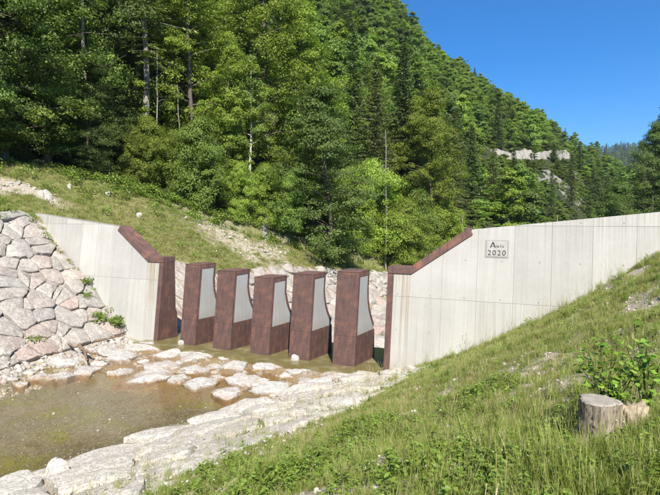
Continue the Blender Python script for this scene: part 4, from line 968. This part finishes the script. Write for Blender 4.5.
# leafy hazel shoots behind the stump, each leaf its own piece
def hazel_leaf():
    pr = [(0, 0), (.10, .30), (.30, .47), (.55, .42), (.80, .22), (1, 0)]; V = []; 
    for t, wd in pr: V += [(t, -wd, .10 * wd * 1.2 - .12 * t * t), (t, 0, -.12 * t * t - .02), (t, wd, .10 * wd * 1.2 - .12 * t * t)]
    Fc = []
    for i in range(5): Fc += [(3 * i, 3 * i + 1, 3 * i + 4, 3 * i + 3), (3 * i + 1, 3 * i + 2, 3 * i + 5, 3 * i + 4)]
    return V, Fc
lms = []
for q in range(3):
    me = new_mesh('leaf', *hazel_leaf(), True); at_ = me.attributes.new('rnd', 'FLOAT', 'FACE'); at_.data.foreach_set('value', np.full(len(me.polygons), (.15, .5, .85)[q], np.float32)); me.materials.append(M['sapling_leaf']); lms.append(me)
def shrub(px, Y, h, nst, nl, lab, spread, lsize, seed):
    rg = np.random.default_rng(seed); x = (px - CX) / F_PX * Y; z = float(hxy(x, Y)); e = tag(empty('hazel_shoots', (x, Y, z)), lab, 'shrub')
    for i in range(nst):
        a = rg.uniform(0, 6.28) if nst > 4 else i * 2.1; ln = h * rg.uniform(.65, 1.08); d = np.array([math.cos(a) * spread * rg.uniform(.3, 1), math.sin(a) * spread * .6 * rg.uniform(.3, 1), 0])
        pts = np.array([d * q ** 1.4 + np.array([0, 0, ln * q]) + rg.normal(0, .012, 3) for q in np.linspace(0, 1, 6)]); v, qd = tube(pts, np.linspace(.009, .003, 6), 5)
        stm = link('stem', fast_mesh('stem', v, qd), M['stem'], e)
        for j in range(nl):
            q = rg.uniform(.22, 1.0) if j > 1 else 1.0; p = np.array([np.interp(q, np.linspace(0, 1, 6), pts[:, c]) for c in range(3)]); az = j * 2.5 + rg.normal() * .5
            tw = lsize * rg.uniform(.2, .8); p2 = p + np.array([math.cos(az), math.sin(az), .25]) * tw
            lf = link('leaf', lms[rg.integers(3)], None, stm, tuple(p2), (rg.normal() * .35, rg.uniform(-.15, .55), az), lsize * rg.uniform(.6, 1.25))
    return e
shrub(612, SY + .62, .92, 15, 19, 'bright green hazel shoots growing behind the stump', .42, .064, 4)
shrub(652, SY + .5, .95, 9, 16, 'leafy green shoots at the right picture edge behind the stump', .3, .064, 8)
# ------------------------------------------------------------------ driftwood on the rocks
def branch(pts, r, lab):
    P = []
    for px, py, dz in pts:
        rr = ray(px, py); q = np.array([0, 0, ZE]) + rr * ((.08 + dz - ZE) / rr[2]); P.append(q)
    P = np.array(P); t = np.linspace(0, 1, 9); Pi = np.column_stack([np.interp(t, np.linspace(0, 1, len(P)), P[:, i]) for i in range(3)]) + np.random.default_rng(len(lab)).normal(0, .02, (9, 3))
    v, q = tube(Pi - Pi[0], np.linspace(r, r * .45, 9), 7); o = link('driftwood', fast_mesh('driftwood', v, q), M['drift'], None, tuple(Pi[0])); return tag(o, lab, 'driftwood')
branch([(79, 343, .1), (84, 352, .08), (88, 361, .0)], .075, 'dark forked driftwood branch standing between the apron rocks')
branch([(60, 340, .25), (72, 346, .2), (84, 350, .12)], .06, 'reddish driftwood stick leaning left onto the stones')
branch([(86, 351, .12), (96, 354, .1), (106, 358, .08)], .06, 'short driftwood stick lying over the brown puddle')
branch([(95, 341, .16), (112, 338, .14), (126, 334, .12)], .055, 'long thin driftwood branch lying near the wing wall')
# stump snag and boulders on the far bank
def far_stone(px, py, pw, lab):
    p = hit(px, py); wd = pw / F_PX * p[1]; a = np.linspace(0, 2 * math.pi, 8, endpoint=False); rr = 1 + .15 * rg.standard_normal(8)
    V, Fc = stone_pts(list(zip(wd / 2 * np.cos(a) * rr, wd * .4 * np.sin(a) * rr)), wd * .6, rg, n=14, sink=.2, dome=.5, noise=.03); tag(stone_obj('boulder', V + p, Fc, M['pale_stone'], None), lab, 'stone')
for a_ in [(47, 197, 12, 'pale stone block above the left wing wall corner'), (41, 196, 9, 'smaller grey stone beside the block above the wing wall'), (69, 187, 6, 'small white stone on the bank below the dark forest'), (139, 216, 6, 'white stone in the grass above the steel coping'), (107, 194, 6, 'pale stone at the forest edge left'),
           (192, 199, 13, 'grey boulder under the rounded green tree'), (201, 201, 8, 'smaller boulder right of the grey one under the rounded tree'), (128, 193, 7, 'grey stone at the foot of the hazel bushes')]: far_stone(*a_)
p = hit(264, 238); e = tag(empty('tree_stump', (p[0], p[1], float(p[2]) - .1)), 'broken pale stump on the far bank above the piers', 'stump'); V, Q, top = stump_mesh(.22, 1.7, 21, .5, ragged=.15); link('stump_trunk', fast_mesh('stump_trunk', V, Q), M['grey_bark'], e)

# ------------------------------------------------------------------ pebbles
rgp = np.random.default_rng(31); peb = []
M['wet_pebble'] = mat_stone('wet_pebble', [(.14, .12, .075), (.20, .175, .12), (.12, .105, .06)])
for i in range(8):
    a = np.linspace(0, 2 * math.pi, 7, endpoint=False); rr = 1 + .2 * rgp.standard_normal(7); V, Fc = stone_pts(list(zip(.5 * np.cos(a) * rr, .4 * np.sin(a) * rr)), .45, rgp, n=8, sink=.1, dome=.6, noise=.04); me = new_mesh('pebble', V, Fc, True); me.materials.append(M['riprap' if i < 3 else 'pale_stone' if i < 5 else 'wet_pebble']); peb.append(('p', me))
P, S = [], []
def add_peb(s, w, n_, lo, hi):
    x, y = to_xy(s, w); z = H(s, w); P.append(np.column_stack([x, y, z])); S.append(lo * (hi / lo) ** (rgp.random(len(s)) ** 2.2))
n_ = 5200; s = rgp.uniform(-13.6, -10.6, n_); w = rgp.uniform(-13, -.3, n_); add_peb(s, w, n_, .03, .34)
n_ = 16000; s = rgp.uniform(0, 9, n_); w = rgp.uniform(-17, -.4, n_); m = (rgp.random(n_) < bare_mask(s, w) * .9 + .06) & (s > interp(w, SG_W, SG_S) - .2); add_peb(s[m], w[m], 0, .018, .10)
n_ = 14000; s = rgp.uniform(-12, -2, n_); w = rgp.uniform(-13, -1, n_); npool0 = sum(len(q) for q in P); add_peb(s, w, 0, .02, .10); npool1 = npool0 + n_
n_ = 1500; s = rgp.uniform(-3, 1.5, n_); w = rgp.uniform(-13, -.5, n_); m = (s > interp(w, POOL_W, POOL_S)); add_peb(s[m], w[m], 0, .02, .09); P[-1][:, 2] += .08
n_ = 1600; s = rgp.uniform(-24.5, -20, n_); w = rgp.uniform(-6, 7, n_); m = rgp.random(n_) < path_mask(s, w) * 1.5; add_peb(s[m], w[m], 0, .06, .3)
n_ = 3000; s = rgp.uniform(-21, -11, n_); w = rgp.uniform(8, 38, n_); m = (rgp.random(n_) < scree_mask(s, w)) & (s < interp(w, WK, L_TOP_S)); add_peb(s[m], w[m], 0, .06, .4)
n_ = 900; s = rgp.uniform(-20.4, -13, n_); w = rgp.uniform(-9, .2, n_); add_peb(s, w, 0, .05, .2)
P = np.concatenate(P); S = np.concatenate(S); n = len(P)
pk_ = rgp.integers(0, 5, n); pk_[npool0:npool1] = np.where(rgp.random(npool1 - npool0) < .985, rgp.integers(5, 8, npool1 - npool0), 3)
scatter('pebbles', peb, P, pk_, rgp.uniform(0, 6.28, (n, 3)) * np.array([.08, .08, 1]), np.column_stack([S, S * rgp.uniform(.7, 1.2, n), S * rgp.uniform(.6, 1.2, n)]), 'loose gravel and pebbles on banks and stream bed')

# ------------------------------------------------------------------ grass and weeds
def tuft(seed, nb, h, spread, wd, mat, lean=.35, seed_head=False):
    rg = np.random.default_rng(seed); V, Q, R = [], [], []; o = 0
    for b in range(nb):
        a = rg.uniform(0, 6.28); r0 = spread * rg.random() ** .6; bx, by = r0 * math.cos(rg.uniform(0, 6.28)), r0 * math.sin(rg.uniform(0, 6.28)); L = h * rg.uniform(.45, 1.15); ln = lean * L * rg.uniform(.2, 1.5); dx, dy = math.cos(a), math.sin(a); px_, py_ = -dy, dx
        ts = [0, .35, .7, 1.0]; ww = [wd, wd * .85, wd * .55, .0006]
        for t, w2 in zip(ts, ww):
            cx, cy, cz = bx + dx * ln * t * t, by + dy * ln * t * t, L * (t - .18 * lean * t * t); V += [(cx - px_ * w2 / 2, cy - py_ * w2 / 2, cz), (cx + px_ * w2 / 2, cy + py_ * w2 / 2, cz)]
        Q += [(o + 2 * i, o + 2 * i + 1, o + 2 * i + 3, o + 2 * i + 2) for i in range(3)]; r = rg.random(); R += [r * .8, r * .85, min(1, r * .9 + .1)]; o += 8
        if seed_head:
            cx, cy, cz = bx + dx * ln, by + dy * ln, L * (1 - .18 * lean)
            for q in range(5):
                hh = cz - q * .018; V += [(cx - .0028, cy, hh - .012), (cx, cy + .0028, hh), (cx + .0028, cy, hh + .012), (cx, cy - .0028, hh)]; Q.append((o, o + 1, o + 2, o + 3)); R.append(.95); o += 4
    return leaf_mesh('tuft', np.array(V), np.array(Q), np.array(R), M[mat])
def herb(seed, n, h, rad, leaf, mat='weed', flower=False):
    rg = np.random.default_rng(seed); a = rg.uniform(0, 6.28, n); r = rad * rg.random(n) ** .5; z = h * rg.random(n) * (1 - .4 * r / rad) + .02; C = np.column_stack([r * np.cos(a), r * np.sin(a), z]); Nn = np.column_stack([np.cos(a) * .4, np.sin(a) * .4, np.ones(n)]) + rg.normal(0, .3, (n, 3)); L = leaf * rg.uniform(.6, 1.3, n); V, Q = leaf_geo(C, Nn, L, L * .55, rg); me = leaf_mesh('herb', V, Q, rg.random(n), M[mat]); return me
def flowers(seed):
    rg = np.random.default_rng(seed); n = 7; C = np.column_stack([rg.normal(0, .12, n), rg.normal(0, .12, n), rg.uniform(.06, .20, n)]); V, Q = leaf_geo(C, np.tile([0, -.3, 1.], (n, 1)) + rg.normal(0, .3, (n, 3)), np.full(n, .013), np.full(n, .012), rg); return leaf_mesh('flower', V, Q, rg.random(n), M['flower'])
GK = [('g', tuft(1, 26, .15, .07, .0042, 'grass_blade')), ('g', tuft(2, 22, .21, .07, .0045, 'grass_blade', .45)), ('g', tuft(3, 26, .11, .08, .0042, 'grass_blade', .6)), ('g', tuft(4, 16, .27, .06, .0042, 'grass_blade', .3)),
      ('g', tuft(5, 18, .17, .08, .0036, 'grass_dry', .55)), ('g', tuft(6, 5, .55, .06, .0035, 'grass_dry', .22, True)), ('g', herb(7, 26, .10, .09, .05)), ('g', herb(8, 34, .20, .11, .06)), ('g', herb(9, 22, .05, .10, .032)), ('g', flowers(10)), ('g', tuft(11, 22, .36, .08, .0048, 'grass_blade', .35))]
rgg = np.random.default_rng(55)
def place(s, w, pk, smin, smax, P, I, Sz, sink=.01):
    x, y = to_xy(s, w); P.append(np.column_stack([x, y, H(s, w) - sink])); I.append(rgg.choice(len(pk), len(s), p=np.array(pk) / sum(pk))); Sz.append(rgg.uniform(smin, smax, len(s)))
P, I, Sz = [], [], []
n_ = 80000; s = rgg.uniform(-1.2, 11.5, n_); w = rgg.uniform(-17.2, .12, n_); gs = interp(w, SG_W, SG_S) + .35 * fbm(w / 1.1, s * 0, N3, 3)
lush = sstep(-.2, .35, fbm(s / 2.2 + 9, w / 2.2, N3, 3) + .12 * (w < -11)); bm = bare_mask(s, w)
xg, yg = to_xy(s, w); seen = (np.abs(xg) < .70 * yg + .8) & (yg > 1.6)
m = (s > gs) & seen & (rgg.random(n_) < np.clip(.62 - .60 * bm + .42 * lush, .05, 1))
near = m & (w < -9)
place(s[m & ~near], w[m & ~near], [4, 1.4, 6, .3, 7.0, .12, .7, .35, 1.4, .25, .05], .55, 1.05, P, I, Sz)
place(s[near], w[near], [5, 2.4, 6, .8, 6.0, .15, 1.1, .7, 1.5, .2, .3], .55, 1.05, P, I, Sz)
# leafy weed patches in the middle of the slope
for cx, cy, rad, cnt in [(300, 470, .75, 260), (345, 440, .7, 220), (480, 395, .6, 140), (365, 425, .5, 120), (500, 470, .5, 110), (560, 440, .4, 80), (430, 372, .5, 70), (265, 480, .6, 150), (455, 350, .5, 60), (405, 470, .5, 80), (235, 475, .5, 90)]:
    p = hit(cx, cy); s0, w0 = to_sw(p[0], p[1]); place(s0 + rgg.normal(0, rad * .6, cnt), w0 + rgg.normal(0, rad * .8, cnt), [.5, .5, 1, .2, 0, .02, 4, 4.5, 3, .25, .2], .7, 1.25, P, I, Sz)
# high grass round the stump and in the bottom right corner
s0, w0 = to_sw(SP[0], SP[1]); n_ = 1500; s = s0 + rgg.normal(.1, .75, n_); w = w0 + rgg.normal(-.35, .75, n_); x, y = to_xy(s, w); m = np.hypot(x - SP[0], y - SP[1] - R_ST) > R_ST * 1.25; m &= np.hypot(x - SP[0] - R_ST * 1.55, y - SP[1] - R_ST * 1.25) > R_ST * 1.0
place(s[m], w[m], [2, 5, 1, 5, .8, .3, .6, 1.2, .5, .15, 2], .7, 1.15, P, I, Sz)
# thin stems growing from cracks in the pale rock bank, tufts along the foot of the walls
n_ = 620; w = rgg.uniform(-13.5, -.8, n_); gs = interp(w, SG_W, SG_S); s = gs - np.abs(rgg.normal(0, .75, n_)); place(s, w, [.5, .5, .2, .6, .8, 3, .05, .05, .1, 0, .1], .6, 1.1, P, I, Sz, -.05)
n_ = 260; s = rgg.uniform(1.2, 9, n_); w = rgg.uniform(-.35, .2, n_); place(s, w, [1, 2, .5, 2, 1, 2.5, .6, .9, .3, .2, 1], .8, 1.4, P, I, Sz)
P = np.concatenate(P); I = np.concatenate(I); Sz = np.concatenate(Sz); n = len(P); rot = np.column_stack([rgg.normal(0, .12, n), rgg.normal(0, .12, n), rgg.uniform(0, 6.28, n)])
scatter('grass', GK, P, I, rot, np.column_stack([Sz, Sz, Sz * rgg.uniform(.8, 1.2, n)]), 'patchy green meadow grass and weeds on the near slope')
# far bank turf: broader tufts, seen from 25 m and more
BK = [('b', tuft(21, 40, .22, .24, .012, 'grass_dry', .6)), ('b', tuft(22, 40, .22, .24, .012, 'grass_blade', .6)), ('b', tuft(23, 36, .18, .28, .012, 'grass_dry', .7)), ('b', herb(24, 60, .35, .35, .13)), ('b', herb(25, 70, .7, .5, .16)), ('b', herb(26, 40, .16, .3, .10))]
P, I, Sz = [], [], []; n_ = 30000; s = rgg.uniform(-30, -11, n_); w = rgg.uniform(-11, 40, n_); ps, fs = interp(w, WK, L_TOP_S), interp(w, WK, L_EDG_S); v = (ps - s) / np.maximum(ps - fs, .2)
gd = fbm(s / 2.5, w / 3.5, N1, 3); m = (v > -.02) & (v < 1.12) & (rgg.random(n_) < np.clip(.95 - 1.4 * path_mask(s, w) - .6 * scree_mask(s, w), .03, 1)); s, w, v, gd = s[m], w[m], v[m], gd[m]
x, y = to_xy(s, w); P.append(np.column_stack([x, y, H(s, w) - .02])); r = rgg.random(len(s)); kk = np.where(r < .42 + gd * .5, 1, np.where(r < .8, 0, 2)); herbz = rgg.random(len(s)) < sstep(.7, 1.05, v) * .5 * sstep(3, 9, w) + .015 + .25 * sstep(.9, 1.08, v); kk = np.where(herbz, rgg.choice([3, 4, 5], len(s), p=[.45, .35, .2]), kk); I.append(kk); Sz.append(rgg.uniform(.6, 1.15, len(s)))
# weeds in the joints of the riprap and at the foot of the left wall
for c, cnt, sp in [((104, 322), 26, .45), ((96, 318), 14, .3), ((80, 284), 10, .25), ((86, 298), 8, .22), ((33, 341), 7, .2), ((115, 327), 8, .2)]:
    p = hit(*c); P.append(p[None] + np.column_stack([rgg.normal(0, sp, cnt), rgg.normal(0, sp * .5, cnt), rgg.uniform(0, .12, cnt)])); I.append(rgg.choice([1, 3, 5], cnt)); Sz.append(rgg.uniform(.6, 1.0, cnt))
vv = np.linspace(.4, 8.8, 70) + rgg.normal(0, .06, 70); pm = map_left(np.full(70, .15), vv); pm[:, 2] += .12; P.append(pm + rgg.normal(0, .06, (70, 3))); I.append(rgg.choice([0, 1, 3, 5], 70)); Sz.append(rgg.uniform(.35, .75, 70))
P = np.concatenate(P); I = np.concatenate(I); Sz = np.concatenate(Sz); n = len(P)
scatter('bank_turf', BK, P, I, np.column_stack([rgg.normal(0, .15, n), rgg.normal(0, .15, n), rgg.uniform(0, 6.28, n)]), np.column_stack([Sz] * 3), 'yellow green turf and herbs covering the far bank')

# ------------------------------------------------------------------ valley air
k = NT('haze'); pv = k.n('ShaderNodeVolumePrincipled'); pv.inputs['Color'].default_value = (.80, .90, 1, 1); pv.inputs['Density'].default_value = .00011; pv.inputs['Anisotropy'].default_value = .2
k.l(pv.outputs[0], k.out.inputs['Volume'])
bx = (gm_min, gm_max) = (np.array([XX.min(), YY.min(), ZZ.min()]) - 1.0, np.array([XX.max(), YY.max(), max(ZZ.max(), ZE) + 45]) + 1.0)
hv = [(bx[i][0], bx[j][1], bx[l][2]) for i in (0, 1) for j in (0, 1) for l in (0, 1)]
hz = link('haze', new_mesh('haze', hv, [(0, 1, 3, 2), (4, 6, 7, 5), (0, 4, 5, 1), (2, 3, 7, 6), (0, 2, 6, 4), (1, 5, 7, 3)]), k.m); tag(hz, 'thin bluish summer haze in the valley', kind='stuff')
